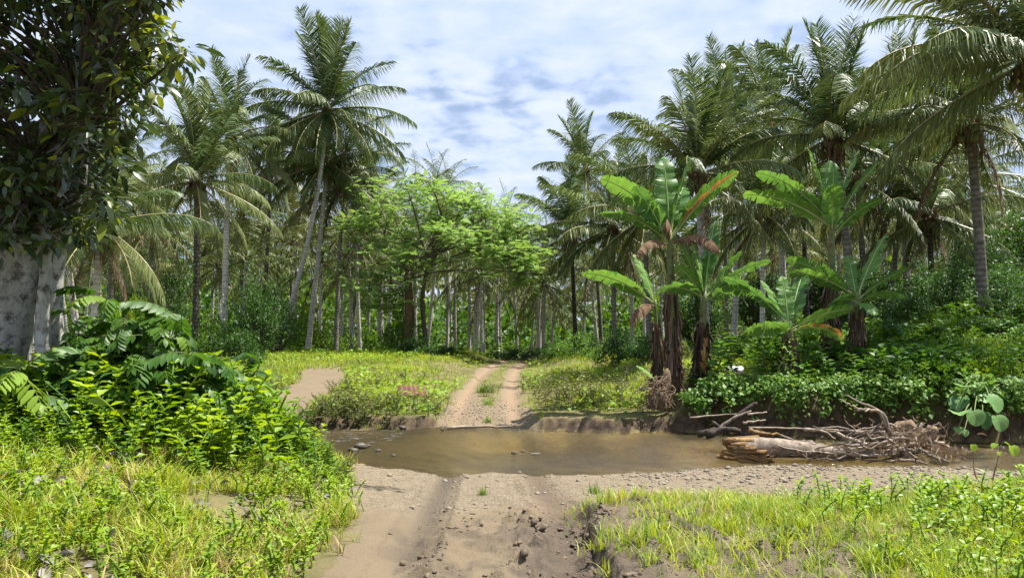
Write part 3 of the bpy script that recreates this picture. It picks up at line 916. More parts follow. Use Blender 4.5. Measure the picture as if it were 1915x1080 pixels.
palms = [
    # base column, crown (px, py), depth, options
    (512, 612, 205, 42, dict(label='tall coconut palm with long trunk leaning right, rising highest above the grove', lean=(1.0, 0), L=4.8, n=36, r0=.17, r1=.11, bark='palm_bark_pale', seed=1, prof=[('up', .24), ('arch', .36), ('hor', .58), ('droop', .95), ('dead', 1.1)])),
    (574, 612, 305, 44, dict(label='straight pale coconut palm just right of the tall leaning palm', lean=(.1, 0), L=4.4, n=21, r0=.19, r1=.12, bark='palm_bark_pale', seed=2, prof=[('up', .04), ('arch', .2), ('hor', .5), ('droop', .9), ('dead', 1.1)])),
    (628, 645, 335, 46, dict(label='coconut palm with grey upright trunk, second right of the tall leaning palm', lean=(-.2, 0), L=4.3, n=21, r0=.17, r1=.11, seed=3, prof=[('up', .04), ('arch', .25), ('hor', .55), ('droop', .88), ('dead', 1.1)], age=.5)),
    (362, 368, 335, 33, dict(label='dark-trunked coconut palm with broad upright crown left of the tall leaning palm', lean=(.1, 0), L=3.9, n=25, r0=.15, r1=.13, bark='palm_bark_dark', seed=4, age=.35, prof=[('up', .26), ('arch', .5), ('hor', .75), ('droop', 1.1)])),
    (420, 432, 255, 41, dict(label='coconut palm with smooth grey trunk just behind the dark-trunked palm', lean=(-.2, 0), L=4.2, n=23, r0=.2, r1=.14, seed=5, age=.4, bark='palm_bark_pale')),
    (490, 508, 300, 50, dict(label='coconut palm crown between the smooth grey trunk and the tall leaning palm', L=4.2, n=23, seed=6, age=.4)),
    (176, 192, 420, 27, dict(label='coconut palm with white trunk beside the big broadleaf tree', lean=(-.2, 0), L=3.8, n=21, r0=.17, r1=.12, bark='palm_bark_pale', seed=7, age=.45)),
    (205, 212, 350, 36, dict(label='coconut palm peeping out behind the big broadleaf tree crown', L=4.0, n=21, seed=8, age=.5)),
    (285, 283, 420, 44, dict(label='olive-crowned coconut palm between broadleaf tree and dark-trunked palm', L=4.0, n=21, seed=9, age=.5)),
    (455, 450, 400, 55, dict(label='shorter coconut palm with drooping fronds behind the smooth grey trunk', L=4.2, n=21, seed=10, age=.3)),
    (655, 690, 365, 58, dict(label='coconut palm arching over the left edge of the feathery tree', lean=(-.3, 0), L=4.4, n=21, seed=11, age=.3)),
    (545, 545, 400, 60, dict(label='coconut palm whose crown fills the gap behind the leaning trunk', L=4.4, n=21, seed=12, age=.3)),
    (1078, 1068, 435, 46, dict(label='dark-trunked coconut palm standing at the sky gap beyond the road', lean=(0, 0), L=4.2, n=22, r0=.16, r1=.11, bark='palm_bark_dark', seed=13, age=.15, prof=[('up', .12), ('arch', .4), ('hor', .8), ('droop', 1.1)])),
    (1126, 1094, 318, 52, dict(label='tall slim coconut palm with small crown on the right edge of the open sky', lean=(.3, 0), L=3.9, n=22, r0=.16, r1=.11, seed=14, age=.15)),
    (1150, 1145, 425, 42, dict(label='coconut palm drooping over the sky gap, right of the dark-trunked one', L=4.2, n=21, seed=15, age=.35)),
    (1322, 1303, 322, 28, dict(label='full-crowned coconut palm behind the tallest banana plant', lean=(.1, 0), L=3.75, n=23, r0=.17, r1=.13, seed=16, age=.2, bark='palm_bark_pale', prof=[('up', .22), ('arch', .6), ('hor', .85), ('droop', .97), ('dead', 1.1)])),
    (1372, 1385, 330, 37, dict(label='coconut palm with thin pale trunk between the two tall banana plants', L=4.0, n=21, seed=17, age=.3, bark='palm_bark_pale')),
    (1468, 1440, 235, 38, dict(label='coconut palm with ragged crown left of the highest right-hand crown', lean=(.3, 0), L=4.1, n=23, r0=.2, r1=.14, bark='palm_bark_pale', seed=18, age=.3)),
    (1600, 1556, 250, 27, dict(label='broad coconut palm with tall upright crown above the right-hand banana', lean=(.2, 0), L=3.8, n=27, r0=.19, r1=.14, seed=19, age=.2, prof=[('up', .2), ('arch', .52), ('hor', .85), ('droop', .97), ('dead', 1.1)])),
    (1622, 1600, 330, 33, dict(label='coconut palm with leaning grey trunk behind the right-hand banana', lean=(.1, 0), L=3.9, n=21, r0=.16, seed=20, age=.4)),
    (1660, 1690, 335, 36, dict(label='coconut palm with pale hanging fronds left of the far-right ringed trunk', L=4.2, n=23, seed=21, age=.35, prof=[('up', .05), ('arch', .3), ('hor', .6), ('droop', .9), ('dead', 1.1)])),
    (1745, 1738, 400, 33, dict(label='short dark-trunked coconut palm on the wooded slope', L=3.9, n=21, bark='palm_bark_dark', seed=22, age=.35)),
    (1840, 1812, 225, 25, dict(label='coconut palm with grey ringed trunk standing alone at far right', lean=(.12, 0), L=4.0, n=23, r0=.21, r1=.15, seed=23, age=.35, spin=.6, prof=[('up', .12), ('arch', .4), ('hor', .75), ('droop', .93), ('dead', 1.1)], add=(('hor', 78, 4.0, .8),))),
    (1960, 1925, 105, 19.5, dict(label='nearest coconut palm, its huge yellow-ribbed fronds entering at the top right corner', lean=(.1, 0), L=4.2, n=22, r0=.22, r1=.16, seed=24, age=.35, spin=.2, prof=[('up', .14), ('arch', .5), ('hor', .85), ('droop', 1.1)], add=(('arch', 70, 4.8, .4), ('hor', 95, 4.8, .35), ('hor', 62, 4.6, .3)))),
    (1425, 1428, 395, 32, dict(label='low coconut palm with thin trunk behind the small middle banana', L=3.6, n=22, r0=.13, r1=.10, seed=25, age=.3, bark='palm_bark_pale')),
    (1215, 1205, 405, 38, dict(label='coconut palm hanging over the dark shrubs left of the tallest banana', L=4.0, n=21, seed=26, age=.35)),
    (1510, 1500, 350, 42, dict(label='coconut palm in shade behind the tall right banana', L=4.2, n=21, seed=27, age=.3, bark='palm_bark_dark')),
    (1360, 1352, 215, 48, dict(label='distant coconut palm crown between the two full right-hand crowns', L=4.3, n=21, seed=28, age=.3)),
    (1790, 1790, 330, 40, dict(label='coconut palm on the slope behind the far-right ringed trunk', L=4.4, n=23, seed=29, age=.35)),
    (1695, 1685, 215, 46, dict(label='distant coconut palm crown in the gap left of the top right corner fronds', L=4.5, n=23, seed=30, age=.25)),
]
for bx, cx, cyy, D, kw in palms:
    b = gp(bx, D)
    palm(b, at(cx, cyy, D), **kw)

# the grove behind: each palm a trunk and a crown, a few shared shapes
GROVE_CROWN = []
for v in range(5):
    mb = MB(); r = np.random.default_rng(300 + v)
    n = 16
    for i in range(n):
        t = (i + .5) / n
        kn = kind_of(t, [('up', .08), ('arch', .32), ('hor', .62), ('droop', .92), ('dead', 1.1)])
        e0, e1, hang, vee, ll = spec[kn]
        g = frond_geo(e0 + r.normal(0, 5), e1 + r.normal(0, 8), 5.0, 30, 400 + v * 40 + i, hang, vee, .085, 2, ll, r.normal(0, .2), .25 if kn == 'dead' else 0)
        a = i * 2.39996 + r.normal(0, .15)
        R = rotz(np.array([a]))[0]
        m_ = 2 if kn == 'dead' else 0
        base_t = r.normal(0, .16)
        for V, c, isrib in zip(g.V, g.c, (True, False)):
            pass
        V = np.concatenate(g.V) @ R.T + np.array([0, 0, .25 * (1 - t)])
        fm_t = np.concatenate(g.T); fm_q = np.concatenate(g.Q)
        mb.add(V, fm_t, None, np.clip(np.concatenate(g.c) + base_t, 0, 1), m_)
        mb.n -= len(V); mb.V.pop(); mb.c.pop()
        mb.add(V, None, fm_q, np.clip(np.concatenate(g.c) + base_t, 0, 1), m_)
    GROVE_CROWN.append(mb.mesh('crown', [M['frond_far'], M['frond_rib'], M['frond_dead']]))
GROVE_TRUNK = []
for v in range(4):
    for bk in ('palm_bark_pale', 'palm_bark_grove'):
        P = bend((0, 0, 0), (0, 0, 10), ((v - 1.5) * .22, 0))
        V, T, Q, c = trunk_geo(P, .15, .105, 7, .3, 50 + v)
        mb = MB(); mb.add(V, T, Q, c)
        GROVE_TRUNK.append(mb.mesh('trunk', M[bk], True))


def grove_palm(x, y, hgt, seed, label, group, L=4.8):
    r = np.random.default_rng(seed)
    root = empty('coconut_palm', (x, y, H(x, y) - .1), label, 'palm tree', group)
    t = link('trunk', GROVE_TRUNK[int(r.integers(8))], root); t.scale = (.9, .9, hgt / 10)
    t.rotation_euler.z = r.random() * 6.28
    c = link('crown', GROVE_CROWN[int(r.integers(5))], root, (0, 0, hgt)); s_ = L / 5 * (1 + r.normal(0, .07))
    c.scale = (s_, s_, s_); c.rotation_euler = (r.normal(0, .06), r.normal(0, .06), r.random() * 6.28)
    c.color = (float(np.clip(r.normal(.22, .2), 0, .7)), 0, 0, 1)
    root.rotation_euler = (r.normal(0, .035), r.normal(0, .05), 0)
    return root


# trunks one can tell apart beyond the crest of the road
for i, (px, py, D) in enumerate([(905, 455, 52), (932, 440, 55), (852, 440, 60), (886, 490, 56), (766, 470, 54), (690, 450, 56), (665, 430, 52), (968, 480, 62), (1008, 470, 66), (1035, 490, 70), (715, 480, 62), (806, 345, 78), (835, 350, 84), (778, 350, 86), (930, 405, 82), (962, 425, 90), (735, 385, 80), (985, 455, 95), (1040, 500, 100)]):
    p = gp(px, D); top = at(px, py, D)
    lab = ['pale slim palm trunk just left of the road crest, leaning left', 'straight pale palm trunk right above the road crest',
           'white-barked palm under the middle of the feathery tree', 'thin pale palm between two thicker trunks left of the road crest',
           'slim palm standing beside the vine-covered stump below the feathery tree', 'pale palm right of the straight grey palm, left of feathery tree',
           'slim palm close behind the second palm right of the leaning one', 'palm right of the road crest in the tight row of white trunks',
           'palm at the right end of the tight row of white trunks', 'last palm of the row before the sky gap',
           'thin palm in shade below the left edge of the feathery tree', 'palm crown poking above the middle of the feathery tree',
           'palm crown above the feathery tree, right one of two', 'palm crown above the feathery tree, left one of two',
           'palm crown above the right end of the feathery tree', 'small distant palm crown at the lower right of the feathery tree',
           'palm crown above the left end of the feathery tree', 'small far palm crown at the edge of the open sky', 'far low palm in the sky gap beyond the road'][i]
    grove_palm(p.x, D, top.z - p.z, 700 + i, lab, 'palms of the grove beyond the track', 4.0 if D > 75 else 3.7)

cnt = 0
taken = [(-1e3, 0)]
cands = []
for i in range(5000):
    D = 48 + 92 * rng.random() ** 1.25
    px = rng.uniform(-160, 2080)
    x = (px - 957.5) / F * D
    cands.append((D, px, x))
cands.sort()
pts = np.zeros((0, 2))
for D, px, x in cands:
    if cnt >= 120:
        break
    # leave the lane of the road and the sky gap open
    if 1030 < px < 1090 and D > 50: continue
    if abs(px - 962) < 34 and D < 62: continue
    sp = 3.4 if 620 < px < 1060 else 4.3
    if len(pts) and np.min(np.hypot(pts[:, 0] - x, pts[:, 1] - D)) < sp: continue
    if rng.random() > (.55 if D < 75 else .4): continue
    pts = np.vstack([pts, [x, D]])
    # the crown line falls towards the middle, as the photograph shows
    cap = np.interp(px, [0, 250, 480, 640, 720, 830, 930, 1000, 1060, 1120, 1250, 1500, 1900], [420, 420, 430, 420, 410, 410, 435, 500, 530, 460, 430, 420, 400])
    hmax = (HZ - cap) / F * D + CAMZ - H(x, D)
    hgt = min(hmax * rng.uniform(.62, 1.0), 19) if hmax > 5 else hmax
    hgt = max(hgt, 4.5)
    zone = [z for lim, z in ((150, 'behind the big broadleaf tree'), (330, 'between the broadleaf tree and the dark-trunked palm'), (470, 'behind the dark trunk and the smooth grey trunk'),
            (560, 'just left of the tall leaning palm'), (700, 'behind the straight pale palms beside the leaning one'), (800, 'behind the left half of the feathery tree'), (900, 'behind the right half of the feathery tree'),
            (1000, 'straight beyond the road crest'), (1120, 'around the sky gap beyond the road'), (1260, 'behind the dark shrubs left of the bananas'), (1400, 'behind the tallest banana plant'),
            (1520, 'behind the small middle banana'), (1640, 'behind the tall right banana'), (1780, 'on the slope left of the ringed palm trunk'), (9999, 'on the slope right of the ringed palm trunk')) if px < lim][0]
    depth = 'front' if D < 58 else 'middle' if D < 72 else 'rear'
    lab = {'front': 'slender near coconut palm ', 'middle': 'mid-grove coconut palm ', 'rear': 'small distant coconut palm '}[depth] + zone
    grove_palm(x, D, hgt, 1000 + cnt, lab, 'grove palms ' + zone + ', ' + depth, 3.5 if 600 < px < 1080 else 4.1)
    cnt += 1

# the farthest palms read as one mass
mb = MB(); r = np.random.default_rng(77)
gv, gt = np.concatenate([c for c in [np.array([v.co[:] for v in GROVE_CROWN[0].vertices])]]), None
small = frond_geo(35, -50, 5.0, 9, 5, .8, .1, .38, 2, 1.0)
fv, ft, fq = small.V[1], small.T[0] - len(small.V[0]), small.Q[1] - len(small.V[0])
P_, R_, S_, C_ = [], [], [], []
for i in range(540):
    D = 84 + 110 * r.random(); px = r.uniform(-120, 2040); x = (px - 957.5) / F * D
    if 1040 < px < 1085 and r.random() < .8: continue
    cap = np.interp(px, [0, 480, 700, 900, 1000, 1060, 1120, 1300, 1900], [400, 420, 440, 470, 520, 580, 500, 430, 390])
    z = CAMZ + (HZ - cap) / F * D * r.uniform(.05, .95) ** .8
    for j in range(8):
        P_.append((x, D, z)); R_.append(j * 2.4 + r.random()); S_.append(r.uniform(.9, 1.3)); C_.append(r.normal(.4, .2))
V, T, Q, idx = inst((fv, ft, fq), np.array(P_), rotz(np.array(R_)), np.array(S_))
mb.add(V, T, Q, np.clip(np.array(C_)[idx], 0, 1))
for i in range(260):
    D = r.uniform(100, 200); px = r.uniform(-100, 2000); x = (px - 957.5) / F * D
    V, T, Q = tube([(x, D, -1), (x + r.normal(0, .5), D, r.uniform(5, 12))], [.2, .14], 5, False)
    mb.add(V, None, Q, .7, 1)
n = 18000
D = r.uniform(84, 165, n); px = r.uniform(-140, 2060, n); x = (px - 957.5) / F * D
z = -.5 + r.random(n) ** 1.4 * np.interp(px, [0, 900, 1050, 1075, 1110, 1900], [13, 7, 4.5, 3, 6, 12])
V, T, Q, idx = inst(leaf4(.3), np.stack([x, D, z], 1), frames(r.normal(0, 1, (n, 3)), r.normal(0, .5, n)), r.uniform(.7, 1.6, n))
mb.add(V, T, Q, np.clip(r.normal(.35, .25, n), 0, 1)[idx])
fpf = mb.build('far_palm_forest', [M['frond_far'], M['palm_bark_grove']]); fpf.color = (.12, 0, 0, 1)
tag(fpf, 'distant mass of coconut palms closing off the grove', 'forest', kind='stuff')

mb = MB(); r = np.random.default_rng(78); n = 46000
D = r.uniform(66, 125, n); px = r.uniform(-140, 2060, n); x = (px - 957.5) / F * D
hh = np.interp(px, [0, 600, 700, 900, 1000, 1050, 1075, 1110, 1250, 1900], [10, 9, 6.5, 5, 4, 3, 1.5, 5, 8, 12]) * (.35 + 1.1 * fbm(x * .11, D * .11, 361, 3))
z = -.5 + r.random(n) ** 1.2 * hh
V, T, Q, idx = inst(leaf2(.3), np.stack([x, D, z], 1), frames(r.normal(0, 1, (n, 3)) + np.array([0, 0, .3]), r.normal(0, .5, n)), r.uniform(.4, 1.05, n))
mb.add(V, T, Q, np.clip(r.normal(.35, .25, n) + .7 * (fbm(x * .2, z * .4 + 30, 362, 2) - .5), 0, 1)[idx])
tag(mb.build('far_understory', M['leaf_mid']), 'dense green understory thicket seen between the far palm trunks', 'thicket', kind='stuff')

# ------------------------------------------------------------------ shrubs and broadleaf trees
def clump_leaves(centres, radii, counts, tmpl, size, r, up=.35, out=.6, droop=.0, squash=.75, tint0=.45, tsd=.22):
    """Leaves scattered in clumps; axes point outwards from each clump and up."""
    P, Dv, Sz, C = [], [], [], []
    for c, rad, n in zip(centres, radii, counts):
        n = int(n)
        d = r.normal(0, 1, (n, 3)); d /= np.linalg.norm(d, axis=1, keepdims=True)
        rr = rad * r.random(n) ** .45
        p = np.asarray(c) + d * rr[:, None] * np.array([1, 1, squash])
        ax = d * out + r.normal(0, .45, (n, 3)) + np.array([0, 0, up - droop])
        P.append(p); Dv.append(ax); Sz.append(size * r.uniform(.6, 1.25, n)); C.append(np.clip(r.normal(tint0, tsd, n) + r.normal(0, .10), 0, 1))
    P = np.concatenate(P); Dv = np.concatenate(Dv); Sz = np.concatenate(Sz); C = np.concatenate(C)
    R = frames(Dv, r.normal(0, .5, len(P)))
    V, T, Q, idx = inst(tmpl, P, R, Sz)
    return V, T, Q, C[idx]


def shrub_meshes(seed, rx, ry, rz, nclump, nleaf, size, tmpl, mat, clump=.35, stems=7, up=.35, ground=True, tint0=.45):
    """Crown and stem meshes of a shrub that stands on the origin."""
    r = np.random.default_rng(seed)
    cs, rad, cn = [], [], []
    for i in range(nclump):
        d = r.normal(0, 1, 3); d /= np.linalg.norm(d)
        if ground: d[2] = abs(d[2])
        q = r.uniform(.45, 1.0)
        cs.append(np.array([d[0] * rx, d[1] * ry, d[2] * rz]) * q + np.array([0, 0, .15 * rz if ground else 0]))
        rad.append(clump * r.uniform(.6, 1.3)); cn.append(nleaf * r.uniform(.6, 1.4))
    mb = MB()
    V, T, Q, c = clump_leaves(cs, rad, cn, tmpl, size, r, up=up, tint0=tint0)
    mb.add(V, T, Q, c)
    crown = mb.mesh('foliage', mat)
    ms = MB()
    for i in range(stems):
        e = cs[int(r.integers(nclump))]
        p = curve_pts([(r.normal(0, .06 * rx), r.normal(0, .06 * ry), -.1 if ground else -rz), np.array(e) * .45 + np.array([r.normal(0, .1), r.normal(0, .1), .1]), e], 6)
        V, T, Q = tube(p, np.linspace(.022, .006, 6) * (rx + rz), 5, False)
        ms.add(V, None, Q, .5)
    stem = ms.mesh('stems', M['limb'])
    return crown, stem


SH = {}
L4, L2, L8 = leaf4(), leaf2(), leaf8()
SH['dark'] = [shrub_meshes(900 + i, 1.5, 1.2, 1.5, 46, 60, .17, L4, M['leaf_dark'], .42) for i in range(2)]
SH['mid'] = [shrub_meshes(910 + i, 1.3, 1.1, 1.2, 40, 60, .14, L4, M['leaf_mid'], .38) for i in range(3)]
SH['bright'] = [shrub_meshes(920 + i, 1.1, 1.0, 1.0, 34, 60, .11, L4, M['leaf_bright'], .34) for i in range(2)]
SH['vine'] = [shrub_meshes(930 + i, 1.4, 1.0, .9, (52, 34, 26, 40)[i], (70, 52, 40, 60)[i], (.11, .17, .25, .14)[i], leaf4((.36, .30, .40, .2)[i], .05, .1), M[('leaf_vine', 'leaf_vine', 'leaf_mid', 'leaf_bright')[i]], .40, 3, tint0=(.5, .45, .5, .4)[i]) for i in range(4)]
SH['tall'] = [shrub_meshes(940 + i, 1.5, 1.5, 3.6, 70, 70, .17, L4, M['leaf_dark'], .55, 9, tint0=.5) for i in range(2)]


def shrub(kind, x, y, sx, sz, label, group=None, v=0, cat='shrub', name='shrub', dz=-.05, rot=None):
    root = empty(name, (x, y, H(x, y) + dz), label, cat, group)
    cr, st = SH[kind][v % len(SH[kind])]
    a = link('foliage', cr, root); b = link('stems', st, root)
    root.scale = (sx, sx, sz); root.rotation_euler.z = (x * 7.3 + y * 3.1) % 6.28 if rot is None else rot
    return root


def shrub_px(kind, px, D, wpx, toppx, label, v=0, **kw):
    """A shrub wpx wide whose top reaches row toppx at depth D."""
    x = (px - 957.5) / F * D
    rad = wpx / 2 / F * D
    h = at(px, toppx, D).z - H(x, D)
    r0 = {'dark': (1.75, 1.95), 'mid': (1.55, 1.6), 'bright': (1.35, 1.35), 'vine': (1.65, 1.25), 'tall': (1.9, 4.5)}[kind]
    return shrub(kind, x, D, rad / r0[0], max(h, .2) / r0[1], label, v=v, **kw)


bushes = [
    # left wood edge behind the near bank
    ('tall', 320, 31, 110, 440, 'tall dark leafy shrub between the white-trunked and dark-trunked palms', 0),
    ('tall', 470, 37, 130, 470, 'tall dark leafy shrub right of the smooth grey palm trunk', 1),
    ('tall', 520, 40, 110, 520, 'dark leafy shrub at the foot of the tall leaning palm', 0),
    ('bright', 570, 46, 90, 540, 'sunlit yellow-green shrub seen between the leaning and straight palm trunks', 0),
    ('mid', 400, 38, 120, 560, 'green shrub between the dark trunk and smooth grey trunk', 0),
    ('mid', 610, 47, 100, 590, 'green shrub behind the straight palms left of the feathery tree', 1),
    ('bright', 245, 24, 100, 508, 'bright yellow-green shrub rising behind the dark pinnate bush', 1),
    ('mid', 205, 28, 140, 560, 'green shrub in shade behind the dark pinnate bush', 2),
    ('dark', 440, 33, 120, 600, 'dark low shrub at the grove edge below the smooth grey trunk', 0),
    ('tall', 255, 38, 120, 430, 'dark shrub deep in the shade behind the yellow-green shrub', 1),
    ('mid', 560, 44, 120, 640, 'low green shrub behind the base of the leaning palm', 0),
    ('mid', 690, 50, 110, 600, 'green shrub among the trunks left of the feathery tree', 2),
    ('dark', 780, 38, 105, 622, 'dark green rounded shrub below the feathery tree', 1),
    ('dark', 838, 40, 80, 640, 'low dark shrub right of the rounded shrub below the feathery tree', 0),
    ('mid', 745, 42, 90, 560, 'shaded leafy shrub under the left of the feathery tree', 1),
    ('dark', 965, 47, 70, 645, 'small dark shrub at the end of the road crest', 1),
    ('mid', 920, 46, 90, 655, 'low green shrub left of the road crest', 0),
    ('dark', 1010, 44, 90, 640, 'low dark shrub right of the road crest', 0),
    ('mid', 1080, 34, 110, 612, 'green large-leaved shrub right of the road below the sky gap', 2),
    ('dark', 1150, 30, 130, 602, 'dark leafy shrub left of the banana clump', 0),
    ('dark', 1210, 26, 110, 610, 'dark leafy shrub right behind the root stump', 1),
    ('mid', 1040, 36, 80, 630, 'bright edged shrub beside the road crest on the right', 0),
    ('mid', 1365, 25, 90, 622, 'leafy shrub between the banana clump and the small banana', 1),
    ('mid', 1430, 24, 110, 628, 'green shrub behind the small middle banana', 2),
    ('dark', 1500, 26, 120, 610, 'dark shrub behind the small middle banana on its right', 0),
    ('dark', 1680, 21, 130, 585, 'rounded dark shrub draped in vines right of the bananas', 1),
    ('mid', 1755, 24, 140, 590, 'green shrub in front of the far-right ringed palm trunk', 0),
    ('tall', 1720, 30, 160, 480, 'tall shadowy shrub on the slope left of the ringed palm trunk', 0),
    ('tall', 1880, 27, 190, 470, 'tall shadowy shrub on the slope at the right edge', 1),
    ('bright', 1790, 30, 90, 520, 'sunlit shrub on the slope just left of the ringed palm trunk', 1),
    ('mid', 1900, 20, 130, 600, 'bright green shrub at the right edge above the taro', 2),
    ('tall', 1810, 36, 200, 420, 'dark leafy thicket tree on the slope behind the ringed trunk', 0),
    ('tall', 1650, 38, 160, 470, 'dark thicket behind the right-hand bananas', 1),
    ('tall', 1300, 40, 150, 500, 'dark thicket behind the tallest banana', 1),
    ('tall', 1420, 42, 150, 480, 'dark thicket behind the gap between bananas', 0),
    ('tall', 1540, 44, 160, 470, 'dark thicket in the shade behind the tall right banana', 1),
    ('mid', 1600, 23, 110, 620, 'vine-tangled shrub at the foot of the right-hand bananas', 0),
    ('tall', 1700, 26, 120, 520, 'dark bushy thicket right behind the rounded vine-draped shrub', 1),
    ('tall', 1775, 27, 120, 470, 'dark bushy thicket just left of the ringed palm trunk', 0),
    ('tall', 1880, 24, 120, 500, 'dark bushy thicket just right of the ringed palm trunk', 1),
    ('tall', 1930, 22, 130, 520, 'dark bushy thicket cut by the right edge above the bright shrub', 0),
    ('dark', 1810, 22.5, 120, 580, 'low dark bush at the foot of the ringed palm trunk', 0),
    ('dark', 1745, 21, 110, 600, 'low dark bush on the slope above the pale vine mound', 1),
    ('dark', 1870, 21.5, 120, 585, 'low dark bush on the slope right of the ringed palm trunk', 1),
    ('tall', 1840, 31, 170, 400, 'tall dark thicket directly behind the ringed palm trunk', 1),
    ('tall', 1600, 31, 120, 480, 'dark thicket behind the leaning grey trunk at the right bananas', 0),
    ('tall', 1905, 33, 200, 330, 'deep shadowed thicket at the right edge below the corner fronds', 1),
]
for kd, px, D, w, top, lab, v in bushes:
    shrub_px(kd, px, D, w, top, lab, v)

# vines hanging over the cut bank on the far right side: mounds one can tell apart
vines = [
    (1300, 17.3, 110, 722, 'leafy vine mound on the bank just right of the root stump'),
    (1370, 17.4, 120, 712, 'vine mound below the white bag on the bank'),
    (1440, 17.2, 110, 716, 'vine mound over the dark undercut beside the small banana'),
    (1520, 17.0, 130, 690, 'vine mound spilling down between the small banana and the right clump'),
    (1610, 16.7, 140, 690, 'vine mound hanging behind the root wad of the log'),
    (1690, 16.5, 150, 672, 'large vine mound above the root wad of the log'),
    (1760, 16.4, 140, 660, 'large pale green vine mound left of the taro'),
    (1850, 16.6, 170, 640, 'sunlit vine mound above the taro at the right edge'),
    (1925, 17.5, 150, 612, 'bright vine mound at the extreme right edge of the slope'),
    (1640, 18.6, 170, 640, 'vine mound at the foot of the right-hand banana clump'),
    (1740, 19.0, 170, 625, 'shaded vine mound below the ringed palm trunk'),
    (1820, 19.5, 170, 610, 'leafy mound on the slope between ringed trunk and right edge'),
]
for kd, px, D, w, top, lab, v in [('bright', 1800, 17.4, 120, 652, 'sunlit yellow-green bush on the bank left of the taro', 0), ('bright', 1880, 18.0, 120, 622, 'yellow-green bush near the right edge above the taro', 1), ('mid', 1720, 17.6, 130, 650, 'mid green bush bulging over the bank above the root wad', 1), ('dark', 1570, 17.8, 110, 668, 'dark bush between the small banana and the right-hand clump', 0), ('mid', 1650, 17.5, 110, 668, 'leafy green bush right of the right-hand banana stems', 2), ('bright', 1530, 17.1, 80, 715, 'pale green bush at the bank edge under the right-hand bananas', 1), ('mid', 1330, 17.8, 90, 705, 'pale leafy bush at the foot of the orange-patched banana', 0), ('dark', 1400, 17.5, 80, 715, 'dark bush under the white bag on the bank', 1)]:
    shrub_px(kd, px, D, w, top, lab, v)
for i, (px, D, w, top, lab) in enumerate(vines):
    shrub_px('vine', px, D, w, top, lab, i, cat='vine', name='vine_mound')

# foliage trailing down the face of the cut bank
mb = MB(); r = np.random.default_rng(41)
P_, A_, Z_, C_ = [], [], [], []
for i in range(420):
    x = r.uniform(3.9, 12.5); y = float(far_edge(np.array([x]))[0]) + r.uniform(.15, .8)
    z = H(x, y + .3) + r.uniform(-.1, .25); ln = r.uniform(.1, .75) ** 1.3 * (.9 if x > 4.6 else .5)
    yy = y - .25
    m_ = int(10 + ln * 26)
    t = r.random(m_)
    px_ = x + r.normal(0, .07, m_); pz = z - t * ln; py = yy - .12 * t + r.normal(0, .06, m_)
    ok = pz > WATER + .05
    P_.append(np.stack([px_, py, pz], 1)[ok]); C_.append(np.clip(r.normal(.42, .2, m_) + r.normal(0, .1), 0, 1)[ok])
P_ = np.concatenate(P_); C_ = np.concatenate(C_)
A_ = np.stack([r.normal(0, .6, len(P_)), -np.abs(r.normal(.7, .3, len(P_))), r.normal(-.35, .4, len(P_))], 1)
V, T, Q, idx = inst(leaf4(.36, .05, .1), P_, frames(A_, r.normal(0, .5, len(P_))), r.uniform(.06, .14, len(P_)))
mb.add(V, T, Q, C_[idx])
tag(mb.build('hanging_vines', M['leaf_vine']), 'curtain of small leafy vines trailing over the dark river bank', 'vines', kind='stuff')

# big broadleaf tree at the left edge
TB = Vector((-5.75, 9.2, 0)); TB.z = H(TB.x, TB.y)
tree = empty('broadleaf_tree', TB, 'big broadleaf tree with whitish trunk and dark glossy crown at left edge', 'tree')


def rel(px, py, D):
    return np.array(at(px, py, D) - TB)


mb = MB()
V, T, Q = tube(curve_pts([rel(-60, 800, 9.3), rel(-5, 600, 9.3), rel(35, 470, 9.3), rel(90, 300, 9.5), rel(185, 60, 10), rel(230, -200, 10.5)], 22), np.interp(np.linspace(0, 1, 22), [0, .2, .5, .8, 1], [.58, .40, .29, .17, .10]), 16, True, .05, 2)
mb.add(V, T, Q, .5)
mb.build('trunk', M['tree_white'], tree, True)
for ctrl, rads in [([rel(86, 800, 9.0), rel(80, 600, 8.95), rel(86, 470, 8.9), rel(60, 300, 9.2), rel(20, 80, 9.4)], (.12, .075, .065, .05, .03)),
                   ([rel(104, 800, 9.4), rel(98, 600, 9.35), rel(108, 470, 9.3), rel(150, 330, 9.3), rel(150, 120, 9.2)], (.17, .115, .10, .08, .05)),
                   ([rel(-70, 800, 9.7), rel(-25, 560, 9.6), rel(-40, 400, 9.6), rel(-120, 150, 9.8)], (.4, .3, .2, .1))]:
    p = curve_pts(ctrl, 16)
    V, T, Q = tube(p, np.interp(np.linspace(0, 1, 16), np.linspace(0, 1, len(rads)), rads), 12, True, .05, 3)
    m_ = MB(); m_.add(V, T, Q, .5); m_.build('stem', M['tree_white'], tree, True)
r = np.random.default_rng(55)
clusters = []
# silhouette of the crown in the photograph: x limit by row; depth spreads 7.6 .. 11.5 m
for i in range(1350):
    py = r.uniform(-330, 455)
    xr = np.interp(py, [-330, -80, 0, 40, 90, 150, 190, 250, 330, 400, 455], [420, 330, 300, 310, 350, 330, 270, 225, 205, 215, 150])
    xl = -420
    px = xr - (xr - xl) * r.random() ** 1.25
    if py > 250 and px > 150 and r.random() < .3: continue
    clusters.append(np.array(rel(px, py, r.uniform(7.8, 11.6))))
